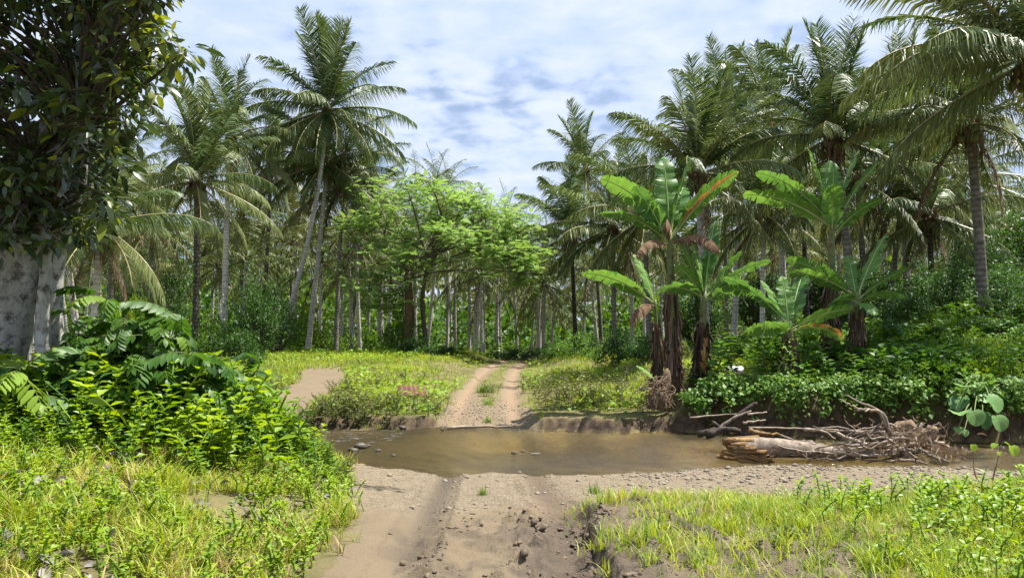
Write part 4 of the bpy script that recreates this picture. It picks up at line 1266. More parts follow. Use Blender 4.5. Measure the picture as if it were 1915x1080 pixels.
# unseen limb added above the view so that its leaves shade the sand
for i in range(20):
    q = .70 + .3 * r.random(); clusters.append(np.array([2.6 + 5.3 * q, 1.3 + r.normal(0, .28) * (1.2 - q), 7.5 + r.normal(0, .2) + .3 * q]))
clusters = np.array(clusters)
limb_pts = [rel(110, 300, 9.5), rel(150, 180, 9.7), rel(185, 60, 10), rel(62, 440, 9.3), rel(60, 300, 9.2), rel(150, 250, 9.3), rel(210, -120, 10.3), rel(-40, 400, 9.6), rel(-100, 200, 9.8), np.array([2.6, 1.3, 7.3]), np.array([3.8, 1.3, 7.5]), np.array([5.0, 1.3, 7.6]), np.array([6.2, 1.3, 7.7])]
ml = MB()
V, T, Q = tube(curve_pts([rel(210, -120, 10.3), (2.0, 1.2, 7.0), (3.8, 1.3, 7.5), (6.6, 1.3, 7.7)], 14), np.linspace(.11, .03, 14), 7, False); ml.add(V, None, Q, .5)  # wood of the added shading limb
limb_pts = np.array(limb_pts)
for c in clusters:
    dd = np.linalg.norm(limb_pts - c, axis=1) + (limb_pts[:, 2] > c[2]) * .8
    a = limb_pts[int(np.argmin(dd))]
    ln = np.linalg.norm(c - a)
    mid = (a + c) / 2 + np.array([0, 0, .12 * ln]) + r.normal(0, .06 * ln, 3)
    V, T, Q = tube(curve_pts([a, mid, c], 5), np.linspace(.012 + .012 * min(ln, 3), .006, 5), 4, False)
    ml.add(V, None, Q, .5)
ml.build('limbs', M['limb'], tree)
P_, A_, Z_, C_, K_ = [], [], [], [], []
for c in clusters:
    m_ = int(r.integers(9, 17))
    d = r.normal(0, 1, (m_, 3)); d[:, 2] = d[:, 2] * .5 - .15; d /= np.linalg.norm(d, axis=1, keepdims=True)
    P_.append(c + d * r.uniform(.02, .26, (m_, 1))); A_.append(d + np.array([0, 0, -.25])); Z_.append(r.uniform(.07, .235, m_))
    C_.append(np.clip(r.normal(.4, .25, m_), 0, 1)); K_.append(r.random(m_) < .06 + .18 * (c[2] > 3.9) * (c[0] > 1.0))  # high right-hand clusters get more leaves in the painted sunlit tone
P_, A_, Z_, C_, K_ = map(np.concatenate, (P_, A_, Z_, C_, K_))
for nm, sel, mt in (('crown', ~K_, 'leaf_tree'), ('sun_tinted_leaves', K_, 'leaf_tree_y')):
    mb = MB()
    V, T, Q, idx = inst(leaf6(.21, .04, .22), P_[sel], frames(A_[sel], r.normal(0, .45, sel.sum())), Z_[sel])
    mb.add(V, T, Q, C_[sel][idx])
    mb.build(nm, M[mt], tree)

# feathery light green tree in the middle
D0 = 41.0
FB = gp(800, D0)
ft_ = empty('feathery_tree', FB, 'feathery light green tree with wide flat crown in front of the grove', 'tree')


def relf(px, py, D):
    return np.array(at(px, py, D) - FB)


r = np.random.default_rng(66)
mt = MB()
V, T, Q = tube(curve_pts([(0, 0, -.2), relf(790, 560, D0), relf(806, 480, D0), relf(830, 420, D0)], 12), np.linspace(.14, .06, 12), 8, True, .08, 1)
mt.add(V, T, Q, .5); mt.build('trunk', M['limb'], ft_, True)
cl = []
for i in range(112):
    px = r.uniform(672, 985)
    topy = np.interp(px, [665, 690, 730, 800, 860, 900, 950, 990], [430, 372, 350, 342, 358, 368, 388, 440])
    boty = np.interp(px, [665, 690, 730, 780, 850, 900, 950, 990], [470, 560, 590, 540, 500, 490, 530, 480])
    py = topy + (boty - topy) * r.random() ** 1.5 + r.normal(0, 8)
    c0 = relf(px, py, D0 + r.uniform(-3.0, 3.4) * math.sin(PI * (px - 650) / 360))
    for j in range(int(r.integers(4, 9))):
        cl.append(c0 + r.normal(0, 1, 3) * np.array([.62, .62, .17]))
for px, py in [(985, 520), (975, 535), (990, 505), (965, 525)]:
    cl += [relf(px + r.normal(0, 8), py + r.normal(0, 8), D0 - 1) for _ in range(4)]
cl = np.array(cl)
ml = MB()
tops = np.array([relf(806, 480, D0), relf(830, 420, D0), relf(800, 500, D0)])
hubs = []
for i in range(16):
    e = cl[int(r.integers(len(cl)))]; a = tops[i % 3]
    p = curve_pts([a, (a + e) / 2 + np.array([0, 0, .35]), e], 8); hubs += list(p[3:])
    V, T, Q = tube(p, np.linspace(.07, .015, 8), 5, False); ml.add(V, None, Q, .5)
p = curve_pts([relf(770, 520, D0), relf(820, 508, D0 - .5), relf(900, 503, D0 - 1), relf(985, 512, D0 - 1)], 10); V, T, Q = tube(p, np.linspace(.05, .02, 10), 5, False); ml.add(V, None, Q, .5)
hubs = np.array(hubs)
for c in cl:
    a = hubs[int(np.argmin(np.linalg.norm(hubs - c, axis=1)))]
    V, T, Q = tube([a, (a + c) / 2 + np.array([0, 0, .08]), c], [.018, .012, .006], 4, False); ml.add(V, None, Q, .5)
ml.build('limbs', M['limb'], ft_)
# a spray: a twig with two rows of small leaflets
nl = 9
u = np.repeat(np.linspace(.12, 1, nl), 2); sg = np.tile([-1., 1.], nl)
lp = np.stack([0 * u, u, -.15 * u * u], 1); la = np.stack([sg, .45 + 0 * u, -.12 + 0 * u], 1)
V, T, Q, _ = inst(leaf2(.34, .02, .05), lp, frames(la, np.zeros(len(u))), .27 * np.sin(PI * (.2 + .72 * u)))
SPR = (V, T, Q)
P_, A_, Z_, C_ = [], [], [], []
for c in cl:
    m_ = int(r.integers(7, 12))
    d = r.normal(0, 1, (m_, 3)); d[:, 2] *= .22; d /= np.linalg.norm(d, axis=1, keepdims=True)
    P_.append(c + d * r.uniform(0, .25, (m_, 1)) + r.normal(0, 1, (m_, 3)) * np.array([.3, .3, .12])); A_.append(d + np.array([0, 0, .05])); Z_.append(r.uniform(.28, .54, m_)); C_.append(np.clip(r.normal(.45, .2, m_) + r.normal(0, .12), 0, 1))
P_, A_, Z_, C_ = map(np.concatenate, (P_, A_, Z_, C_))
V, T, Q, idx = inst(SPR, P_, frames(A_, r.normal(0, .3, len(P_))), Z_)
mb = MB(); mb.add(V, T, Q, C_[idx]); mb.build('crown', M['leaf_feather'], ft_)

# vine-wrapped dead palm stump under the feathery tree
sp = gp(762, 40)
vs = empty('vine_wrapped_snag', sp, 'dark dead palm snag wrapped in hanging vines under the feathery tree', 'dead tree')
mb = MB(); V, T, Q = tube([(0, 0, -.1), (.1, 0, 2.2), (0, 0, 4.6)], [.28, .22, .16], 8, True, .1, 4); mb.add(V, T, Q, .5); mb.build('trunk', M['fibre'], vs, True)
r = np.random.default_rng(68); mb = MB()
V, T, Q, c = clump_leaves([(r.normal(0, .22), r.normal(0, .22), z) for z in np.linspace(.3, 4.9, 22)], [.42] * 22, [55] * 22, L4, .15, r, up=-.2)
mb.add(V, T, Q, c); mb.build('vine_leaves', M['leaf_dark'], vs)

# ------------------------------------------------------------------ dark pinnate shrub under the big tree
def spray_geo(npair, Lr, ll, lw, seed, curve=35, up=18):
    """Compound leaf along +y: arching stalk with pairs of broad hanging leaflets."""
    r = np.random.default_rng(seed)
    s = np.linspace(0, 1, 8); el = np.radians(up - (up + curve) * s)
    d = np.stack([0 * s, np.cos(el), np.sin(el)], 1)
    P = np.concatenate([[[0, 0, 0]], np.cumsum(d[1:] * Lr / 7, 0)])
    mb = MB()
    V, T, Q = tube(P, np.linspace(.010, .003, 8), 4, False); mb.add(V, None, Q, .6, 1)
    u = np.repeat(np.linspace(.18, .98, npair), 2); sg = np.tile([-1., 1.], npair)
    p = np.stack([np.interp(u, s, P[:, i]) for i in range(3)], 1); t = np.stack([np.interp(u, s, d[:, i]) for i in range(3)], 1)
    ax = t * .45 + np.stack([sg, 0 * sg, 0 * sg], 1) * .75 + np.array([0, 0, -.38]) + r.normal(0, .07, (len(u), 3))
    p = np.concatenate([p, P[-1:]]); ax = np.concatenate([ax, d[-1:]]); uu = np.concatenate([u, [1]])
    V, T, Q, idx = inst(leaf8(lw, .03, .22), p, frames(ax, r.normal(0, .15, len(ax))), ll * (.72 + .4 * np.sin(PI * uu)))
    mb.add(V, T, Q, np.clip(r.normal(.4, .16, len(ax)), 0, 1)[idx])
    return mb


SPRAYS = [spray_geo(7, .80, .25, .24, 1, 45, 22).mesh('compound_leaf', [M['leaf_pin'], M['stem_green']]),
          spray_geo(5, .58, .23, .26, 2, 60, 30).mesh('compound_leaf', [M['leaf_pin'], M['stem_green']]),
          spray_geo(8, .92, .26, .22, 3, 45, 12).mesh('compound_leaf', [M['leaf_pin'], M['stem_green']])]


def pinnate_shrub(base, hubs_, n, label, seed, size=1.0, group=None, face=None, young=.12):
    r = np.random.default_rng(seed)
    base = Vector(base)
    root = empty('pinnate_shrub', base, label, 'shrub', group)
    ms = MB(); ends = []
    for h in hubs_:
        h = np.array(h, float)
        p = curve_pts([(r.normal(0, .08), r.normal(0, .08), -.1), h * .5 + np.array([r.normal(0, .06), r.normal(0, .06), .05]), h], 8)
        V, T, Q = tube(p, np.linspace(.028, .010, 8) * size, 5, False); ms.add(V, None, Q, .4)
        ends += [p[-1], p[-2], p[-3]]
    ms.build('stems', M['stem_green'], root)
    for i in range(n):
        e = ends[i % len(ends)]
        o = link('compound_leaf', SPRAYS[int(r.integers(3))], root, Vector(e) + Vector(r.normal(0, .05, 3)))
        a = r.uniform(0, 2 * PI) if face is None else r.normal(face, 1.25)
        o.rotation_euler = (r.normal(.05, .28), r.normal(0, .22), a)
        s_ = size * r.uniform(.65, 1.1); o.scale = (s_, s_, s_)
        o.color = (float(r.uniform(.5, .9)) if r.random() < young else float(r.uniform(0, .12)), 0, 0, 1)
    return root


b0 = Vector((-4.3, 9.0, H(-4.3, 9.0)))
def rb(b, px, py, D): return np.array(at(px, py, D) - b)
pinnate_shrub(b0, [rb(b0, 150, 600, 9.2), rb(b0, 200, 560, 9.2), rb(b0, 260, 570, 9.0), rb(b0, 330, 600, 8.8), rb(b0, 180, 660, 8.6), rb(b0, 270, 650, 8.5), rb(b0, 350, 665, 8.5), rb(b0, 230, 610, 8.7), rb(b0, 120, 690, 8.6), rb(b0, 310, 720, 8.4), rb(b0, 210, 720, 8.3), rb(b0, 390, 690, 8.7), rb(b0, 290, 610, 8.8), rb(b0, 160, 640, 8.9), rb(b0, 250, 690, 8.3), rb(b0, 140, 740, 8.2), rb(b0, 380, 730, 8.5)], 210,
              'large dark green shrub with drooping compound leaves right of the white trunk', 11, .66, young=.07)
b1 = Vector((-5.4, 8.0, H(-5.4, 8.0)))
pinnate_shrub(b1, [rb(b1, 0, 700, 7.8), rb(b1, 40, 680, 7.8), rb(b1, -50, 690, 7.9), rb(b1, 20, 740, 7.6)], 26, 'compound-leaved shrub with one yellow-green leaf at the left edge below the trunk', 12, .8, young=.3)
b2 = Vector((-3.6, 10.2, H(-3.6, 10.2)))
pinnate_shrub(b2, [rb(b2, 400, 690, 10), rb(b2, 450, 700, 10), rb(b2, 430, 665, 10.2), rb(b2, 480, 690, 10.1)], 26, 'bright compound-leaved shrub at the river end of the near bank', 13, .62, young=.55)
for kd, px, D, w, top, lab, v in [
    ('bright', 460, 11.2, 120, 672, 'rounded yellow-green shrub overhanging the left river bank', 0),
    ('mid', 390, 10.6, 130, 690, 'green leafy shrub right of the dark compound-leaved shrub', 1),
    ('dark', 60, 9.8, 200, 720, 'dark shaded shrub at the foot of the white trunk', 0),
    ('dark', 260, 9.6, 200, 700, 'shaded shrub filling the middle of the compound-leaved bush', 1),
    ('mid', 330, 8.8, 120, 770, 'low leafy shrub in front of the dark bush on the near bank', 0),
    ('bright', 520, 10.6, 110, 780, 'yellow-green shrub with loose shoots above the water on the left bank', 1),
    ('mid', 130, 8.2, 140, 770, 'small-leaved green shrub in front of the white trunk', 2),
    ('bright', 590, 10.2, 90, 850, 'low bright shrub at the water end of the left bank', 0),
    ('bright', 250, 7.9, 150, 800, 'sunny yellow-green shrub low on the left bank in front of the dark bush', 1),
    ('bright', 60, 7.4, 170, 800, 'yellow-green leafy shrub at the left edge of the near bank', 0),
    ('mid', 420, 8.9, 130, 790, 'fresh green shrub halfway along the left bank slope', 2),
    ('bright', 350, 8.1, 110, 850, 'small loose yellow-green shrub on the left bank above the grey leaves', 0),
    ('bright', 480, 9.6, 130, 800, 'bright green shrub sloping towards the water on the left bank', 1),
    ('bright', 1905, 8.6, 90, 890, 'leafy weed shrub at the right edge of the near grass', 1)]:
    shrub_px(kd, px, D, w, top, lab, v)

# ------------------------------------------------------------------ banana plants
def banana_leaf(P0, az, e0, e1, L, W, seed, dry=0, tears=.12, roll=0.0, petiole=.14, half=False):
    """One banana leaf: stalk, midrib and a blade of side strips, torn here and there."""
    r = np.random.default_rng(seed)
    n = 34
    s = np.linspace(0, 1, n); el = np.radians(e0 + (e1 - e0) * s ** 1.5)
    h = np.array([math.cos(az), math.sin(az), 0]); b = np.array([-math.sin(az), math.cos(az), 0])
    d = np.outer(np.cos(el), h) + np.outer(np.sin(el), [0, 0, 1.])
    P = np.array(P0) + np.concatenate([[[0, 0, 0]], np.cumsum((d[1:] + d[:-1]) / 2 * L / (n - 1), 0)])
    nr = np.cross(d, b); nr *= np.sign(nr[:, 2:3] + 1e-6)
    nr = -np.cross(b, d) if np.mean(np.cross(b, d)[:, 2]) < 0 and e0 > 80 else np.cross(d, b) * (1 if np.cross(d[0], b)[2] >= 0 else -1)
    lt = r.normal(0, .2)
    mb = MB()
    V, T, Q = tube(P, np.linspace(.030, .006, n) * (L / 2), 5, False); mb.add(V, None, Q, .6, 1)
    ss = np.clip((s - petiole) / (1 - petiole), 0, 1)
    w = W * np.minimum(1, (ss * 5) ** .6) * np.clip(1 - ss ** 5, 0, 1) ** .6
    cr, sr = math.cos(roll), math.sin(roll)
    for sg in (-1, 1):
        fold = (.16 if not dry else -1.1) + r.normal(0, .05)
        sh = 0.0; drop = np.zeros(n)
        torn = r.random(n) < tears
        edge = []
        for i in range(n):
            bb = b * sg * cr + nr[i] * sr * sg
            up_ = nr[i] * cr - b * sr
            ang = fold + .10 * math.sin(i * .9 + seed) + r.normal(0, .04)
            m_ = P[i] + bb * w[i] * .55 * math.cos(ang) + up_ * w[i] * .55 * math.sin(ang)
            ang2 = ang - (.45 if not dry else .3) - r.random() * .12
            e = m_ + bb * w[i] * .5 * math.cos(ang2) + up_ * w[i] * .5 * math.sin(ang2) + d[i] * w[i] * .22
            edge.append((m_, e))
        for i in range(n - 1):
            if w[i] < .004 and w[i + 1] < .004: continue
            m0, e0_ = edge[i]; m1, e1_ = edge[i + 1]; mi = 2 if (half and sg < 0 and .2 < s[i] < .97 and r.random() < .85) else 0
            if torn[i]:
                g = .45 if dry else .42
                m1 = m1 + (m0 - m1) * g * .5; e1_ = e1_ + (e0_ - e1_) * g * 1.6 + np.array([0, 0, -.05 * r.random()])
            if dry and r.random() < .3:
                e1_ = e1_ + np.array([0, 0, -.12 * r.random()]); e0_ = e0_ + np.array([0, 0, -.1 * r.random()])
            t_ = np.clip(.42 + lt + .12 * ((i % 2) - .5) + r.normal(0, .06) + (.1 if sg > 0 else 0), 0, 1)
            mb.add([P[i], P[i + 1], m1, m0, e0_, e1_], None, [[0, 1, 2, 3], [3, 2, 5, 4]] if sg > 0 else [[1, 0, 3, 2], [2, 3, 4, 5]], t_, mi)
    return mb


def banana(px, D, crown, leaves, label, stem_r=.12, seed=0, husk=True, husk_top=.62, amber=0, vines=0, lean=0.0):
    """leaves: list of (azimuth deg, e0, e1, length, half width, dry 0/1/2)."""
    r = np.random.default_rng(seed)
    b = gp(px, D); top = at(crown[0], crown[1], D)
    root = empty('banana_plant', b, label, 'banana plant', 'banana plants on the far bank')
    o = top - b
    P = bend((0, 0, -.1), o, (lean, 0), 14)
    mb = MB(); V, T, Q = tube(P, np.interp(np.linspace(0, 1, 14), [0, .1, .7, 1], [1.35, 1.05, .8, .45]) * stem_r, 12, True, .06, seed)
    mb.add(V, T, Q, .5); mb.build('pseudostem', M['banana_stem'], root, True)
    if husk:
        hm = MB(); hz = o.z * husk_top
        n_ = int(150 * stem_r / .12)
        for i in range(n_):
            z = r.uniform(.05, 1) ** .8 * hz; a = r.random() * 2 * PI; q = z / o.z
            c = np.array([np.interp(q, np.linspace(0, 1, 14), P[:, k]) for k in range(3)])
            rr = stem_r * (1.12 - .35 * q) + .005 + .025 * r.random()
            ln = min(r.uniform(.25, .95), z + .05)
            wd = r.uniform(.02, .06); dv = np.array([math.cos(a), math.sin(a), 0]); tv = np.array([-math.sin(a), math.cos(a), 0])
            rows = []
            for j in range(5):
                t = j / 4
                cc = np.array([np.interp(max(z - ln * t, 0) / o.z, np.linspace(0, 1, 14), P[:, k]) for k in range(2)] + [max(z - ln * t, 0)])
                off = rr + .13 * t * t * r.uniform(0, 1.2)
                ww = wd * (1 - .55 * t) * r.uniform(.7, 1.2)
                rows += [cc + dv * off - tv * ww + dv * .02, cc + dv * (off - .02), cc + dv * off + tv * ww + dv * .02]
            qs = [[3 * j + k_, 3 * j + k_ + 1, 3 * j + k_ + 4, 3 * j + k_ + 3] for j in range(4) for k_ in (0, 1)]
            hm.add(rows, None, qs, np.clip(r.normal(.35, .28), 0, 1))
        hm.build('dry_leaf_skirt', M['husk'], root)
    for i, (az, e0, e1, L, W, dry) in enumerate(leaves):
        ca = math.cos(math.radians(az)); rl_ = -.65 * ca * (1 if dry != 1 else .3) + r.normal(0, .15)     # blades hang with their faces to the open river
        lf = banana_leaf(o - Vector((0, 0, .12 + .03 * i)), math.radians(az), e0, e1 - 4, L * 1.1, W * 1.0, seed * 50 + i, dry == 1, .28 if not dry else .55, rl_, half=dry == 2)
        lo = lf.build('leaf' if not dry else 'withered_leaf', [M['banana_dry'] if dry == 1 else M['banana'], M['banana_rib'] if dry != 1 else M['banana_dry'], M['banana_amber']], root)
    if amber:
        am = MB()
        for i in range(amber):
            a = -PI / 2 + r.normal(0, .5); z = r.uniform(.1, .55) * o.z; rr = stem_r * 1.35 + .03
            c = np.array([np.interp(z / o.z, np.linspace(0, 1, 14), P[:, 0]) + math.cos(a) * rr, math.sin(a) * rr, z]); tv = np.array([-math.sin(a), math.cos(a), 0]) * r.uniform(.03, .08)
            l_ = r.uniform(.15, .4)
            am.add([c - tv, c + tv, c + tv * .6 + np.array([0, -.03, -l_]), c - tv * .4 + np.array([0, -.02, -l_ * .8])], None, [[0, 1, 2, 3]], r.random())
        am.build('amber_sheath', M['banana_amber'], root)
    if vines:
        vm = MB()
        cs = [np.array([np.interp(z / o.z, np.linspace(0, 1, 14), P[:, 0]) + r.normal(0, .1), -stem_r + r.normal(0, .08), z]) for z in np.linspace(.0, .62 * o.z, vines)]
        V, T, Q, c = clump_leaves(cs, [.2] * vines, [26] * vines, leaf4(.36), .10, r, up=-.2); vm.add(V, T, Q, c); vm.build('climbing_vine', M['leaf_vine'], root)
    return root


# azimuth 0 = to the right in the picture, 90 = away, 180 = left, 270 = towards the camera
banana(1262, 18.6, (1252, 430), [
    (178, 55, 20, 2.0, .30, 0), (150, 62, 30, 1.9, .30, 0), (100, 84, 74, 1.9, .31, 0), (20, 80, 66, 1.9, .30, 0), (5, 58, 28, 2.2, .30, 0), (350, 55, 34, 2.1, .26, 2), (190, 40, -8, 1.8, .28, 0),
    (255, 55, -50, 1.3, .26, 1), (330, 30, -70, 1.3, .24, 1), (215, 20, -70, 1.2, .2, 1), (60, 70, 40, 1.8, .3, 0), (200, 66, 44, 1.6, .26, 0)],
    'tallest banana plant of the left clump with a thick brown husk-clad stem', .125, 1, True, .66)
banana(1306, 18.2, (1318, 545), [
    (60, 72, 58, 1.9, .26, 0), (8, 42, 12, 1.7, .25, 0), (200, 30, -30, 1.3, .25, 0), (172, 62, 40, 1.0, .2, 0), (330, 30, -10, 1.0, .2, 0), (120, 80, 66, 1.5, .25, 0), (20, 60, 40, 1.5, .24, 0), (160, 75, 62, 1.4, .2, 0)],
    'banana plant with orange patches on its husk, right of the tallest one', .11, 2, True, .7, amber=6)
banana(1232, 19.6, (1225, 560), [
    (185, 38, 2, 1.9, .28, 0), (160, 48, 10, 1.6, .26, 0), (230, 10, -60, 1.3, .24, 1), (120, 70, 50, 1.5, .25, 0)],
    'dark slim banana stem at the left of the clump with one long low leaf', .08, 3, True, .8)
banana(1552, 19.5, (1556, 415), [
    (172, 55, 14, 2.2, .30, 0), (168, 40, 0, 2.2, .28, 0), (125, 78, 68, 2.1, .34, 0), (75, 80, 66, 1.8, .3, 0), (40, 66, 52, 2.4, .30, 0), (15, 62, 44, 2.1, .26, 0), (250, 70, 30, 1.3, .26, 0), (60, 84, 78, 1.6, .2, 0), (330, 50, 20, 1.3, .2, 0)],
    'tall banana plant with large upright leaves against the palms at right', .125, 4, True, .60)
banana(1476, 17.4, (1476, 600), [
    (160, 52, 20, 1.7, .26, 0), (130, 66, 48, 1.2, .22, 0), (55, 58, 38, 1.6, .26, 0), (8, 28, 6, 1.5, .22, 0), (345, 18, -46, 1.1, .18, 2), (190, 18, -20, 1.0, .22, 0), (225, 30, -10, .9, .2, 0), (95, 80, 70, 1.3, .2, 0)],
    'small banana plant standing alone on the undercut bank with vine on its stem', .13, 5, True, .75, vines=9)
banana(1603, 18.3, (1602, 545), [
    (175, 34, 2, 1.6, .25, 0), (160, 44, 16, 1.7, .25, 0), (35, 58, 46, 1.9, .25, 0), (8, 38, 22, 1.4, .24, 0), (215, 10, -20, 1.0, .24, 0), (320, 26, -20, 1.0, .22, 0), (90, 75, 60, 1.2, .2, 0), (270, 10, -50, .9, .2, 0)],
    'banana plant right of the tall one with long leaf pointing up right', .115, 7, True, .8, amber=3)

# ------------------------------------------------------------------ driftwood
DL = 13.2
lb = at(1350, 858, DL); lb.z = WATER
log = empty('driftwood_log', lb, 'grey driftwood log with orange split end and tangled root wad in the river', 'log')


def rl(px, py, D=DL):
    return np.array(at(px, py, D) - lb)


r = np.random.default_rng(21)
mb = MB()
p = curve_pts([rl(1368, 838), rl(1450, 837), rl(1520, 842), rl(1580, 848), rl(1640, 850)], 20)
V, T, Q = tube(p, np.interp(np.linspace(0, 1, 20), [0, .1, .5, 1], [.185, .19, .13, .06]), 14, True, .09, 4); mb.add(V, T, Q, .5)
mb.build('log_trunk', M['wood_grey'], log, True)
# split, rotten end
mb = MB()
for i in range(34):
    a = r.random() * 2 * PI; q = r.random() ** .5 * .19
    s0 = rl(1372 + r.uniform(0, 60), 838) + np.array([0, math.cos(a) * q - .02, math.sin(a) * q])
    e0 = rl(1348 + r.uniform(0, 12) + (1 - math.sin(a)) * 14, 836) + np.array([0, math.cos(a) * q * .9 - .03, math.sin(a) * q * .9 - .02])
    V, T, Q = tube([s0, (s0 + e0) / 2, e0], [.045, .04, .022], 5, True, .2, i); mb.add(V, T, Q, r.random())
mb.build('split_end', M['wood_orange'], log)
mb = MB(); p = curve_pts([rl(1345, 846), rl(1400, 853), rl(1440, 858)], 7)
for i in range(7):
    q = p + r.normal(0, .03, p.shape) + np.array([0, -.16, (i - 3) * .022]); V, T, Q = tube(q, np.linspace(.035, .015, 7), 5, True, .2, i); mb.add(V, T, Q, r.random())
mb.build('splinter', M['wood_orange'], log)
# roots and branches of the wad
roots = [
    ([(1730, 830), (1660, 836), (1600, 826), (1560, 806)], .075), ([(1735, 822), (1680, 812), (1620, 806), (1580, 806)], .05), ([(1720, 836), (1640, 848), (1580, 850), (1520, 842)], .045),
    ([(1730, 815), (1680, 820), (1600, 838), (1540, 836), (1490, 826)], .04), ([(1665, 812), (1652, 775), (1625, 765), (1596, 768)], .04), ([(1660, 808), (1645, 770), (1608, 752), (1580, 738)], .03),
    ([(1630, 770), (1600, 762), (1570, 746)], .02), ([(1700, 840), (1690, 858), (1650, 862), (1600, 856)], .03), ([(1715, 832), (1717, 806), (1726, 790), (1716, 802)], .035), ([(1710, 834), (1700, 812), (1712, 800)], .03),
    ([(1640, 824), (1610, 812), (1585, 792), (1578, 776)], .018), ([(1720, 838), (1740, 852), (1760, 858), (1775, 866)], .03), ([(1725, 830), (1755, 828), (1780, 838)], .05), ([(1700, 845), (1712, 858), (1716, 866)], .022),
    ([(1680, 838), (1672, 858), (1670, 868)], .022), ([(1690, 840), (1705, 856), (1722, 868)], .02), ([(1600, 846), (1560, 858), (1510, 856)], .025), ([(1560, 838), (1530, 848), (1515, 862)], .022),
    ([(1650, 850), (1560, 848), (1480, 838), (1440, 830)], .022), ([(1540, 832), (1500, 824), (1452, 826)], .02), ([(1520, 842), (1512, 856), (1516, 868)], .03), ([(1735, 812), (1745, 800), (1752, 806)], .07),
    ([(1690, 818), (1640, 828), (1560, 832), (1500, 846)], .03), ([(1610, 806), (1560, 806), (1520, 796)], .02), ([(1660, 840), (1600, 858), (1540, 866)], .018), ([(1735, 835), (1700, 852), (1660, 856), (1620, 866)], .025)]
for i in range(26):
    x0 = r.uniform(1640, 1745); y0 = r.uniform(796, 850); ln = r.uniform(40, 190); up_ = r.normal(0, 14)
    sgn_ = -1 if r.random() < .8 else .45
    roots.append(([(x0, y0), (x0 + sgn_ * ln * .35, y0 + up_ * .4 + r.normal(0, 6)), (x0 + sgn_ * ln * .7, min(y0 + up_ * .8 + r.normal(0, 8), 862)), (x0 + sgn_ * ln, min(y0 + up_ + r.uniform(0, 22), 868))], r.uniform(.010, .030)))
for i, (c, rd) in enumerate(roots):
    dy = r.normal(0, .16)
    ctrl = [rl(x, y, DL + dy + r.normal(0, .04)) for x, y in c]
    p = curve_pts(ctrl, 12); p[1:-1] += r.normal(0, .012, (10, 3))
    mb = MB(); V, T, Q = tube(p, np.linspace(rd, rd * .35, 12), 7, True, .12, i); mb.add(V, T, Q, .5)
    mb.build('root', M['wood_pale'] if i % 3 == 0 else M['wood_grey'], log, True)
mb = MB()
V, T, Q = tube(curve_pts([rl(1700, 842), rl(1722, 822), rl(1742, 806), rl(1752, 800)], 8), [.06, .12, .14, .13, .12, .10, .07, .03], 9, True, .45, 9); mb.add(V, T, Q, .5)
V, T, Q = tube(curve_pts([rl(1660, 815, DL + .3), rl(1690, 795, DL + .3), rl(1715, 800, DL + .2)], 8), [.03, .08, .11, .12, .11, .08, .06, .03], 9, True, .45, 10); mb.add(V, T, Q, .5)
mb.build('root_crown', M['root_brown'], log)
mb = MB()                                       # fibrous flood debris caught in the roots
for i in range(620):
    z = i % 10
    if z < 5: c = np.array([r.normal(1695, 38), r.normal(822, 17)])
    elif z < 8: c = np.array([r.uniform(1740, 1805), 0]); c[1] = 848 - (1805 - c[0]) * .28 * r.random() + r.normal(0, 4)
    else: c = np.array([r.uniform(1440, 1660), r.normal(842, 7)])
    a = rl(c[0], c[1], DL + r.normal(0, .2)); dv = np.array([r.normal(0, 1), r.normal(0, .5), r.normal(-.1, .5)]); dv /= np.linalg.norm(dv)
    l_ = r.uniform(.06, .2); w_ = np.cross(dv, [.2, 1, .3]) * r.uniform(.006, .018)
    m_ = a + dv * l_ * .5 + np.array([0, 0, r.normal(0, .03)]); e = a + dv * l_
    a[2] = max(a[2], .01); m_[2] = max(m_[2], .01); e[2] = max(e[2], .0)
    mb.add([a - w_, a + w_, m_ + w_, m_ - w_, e], [[3, 2, 4]], [[0, 1, 2, 3]], np.clip(r.normal(.5, .3), 0, 1))
tag(mb.build('debris', M['debris'], log), kind='stuff')


def stick(pts, rad, mat, name, label, cat='branch', n=10, wob=.15, seed=0, sides=7):
    """A lying branch given by (px, py, depth)."""
    P = np.array([at(*q) for q in pts]); b = Vector(P[0]); p = curve_pts(P - np.array(b), n)
    p[1:-1] += np.random.default_rng(seed).normal(0, rad * .25, (n - 2, 3))
    mb = MB(); V, T, Q = tube(p, np.linspace(rad, rad * .5, n), sides, True, wob, seed); mb.add(V, T, Q, .5)
    o = mb.build(name, mat, None, True, b)
    return tag(o, label, cat, 'driftwood lying around the log')


stick([(1305, 812, 14.6), (1350, 800, 14.6), (1400, 762, 14.6), (1415, 755, 14.6)], .07, M['wood_dark'], 'broken_branch', 'dark wet branch slanting up at the left of the driftwood pile', seed=1)
stick([(1340, 806, 14.4), (1375, 780, 14.4), (1405, 768, 14.4)], .035, M['wood_grey'], 'broken_branch', 'grey split stick resting on the dark slanting branch', seed=2)
stick([(1320, 812, 14.2), (1355, 802, 14.2), (1385, 806, 14.2)], .085, M['wood_dark'], 'broken_branch', 'dark wet stub low in the water left of the log', seed=3)
stick([(1332, 790, 14.3), (1350, 802, 14.3), (1370, 812, 14.3)], .045, M['wood_dark'], 'broken_branch', 'short dark stick crossing the slanting branch', seed=4)
stick([(1400, 799, 14.7), (1480, 800, 14.7), (1568, 803, 14.7)], .022, M['wood_pale'], 'bamboo_pole', 'long straight pale pole lying behind the log', 'pole', wob=.03, seed=5)
stick([(1390, 790, 14.9), (1432, 785, 14.9)], .028, M['wood_pale'], 'pale_stick', 'short pale stick pointing right above the dark branches', seed=6)
stick([(1398, 774, 15.2), (1434, 770, 15.2)], .024, M['wood_pale'], 'pale_stick', 'highest short pale stick beside the slanting branch', seed=7)
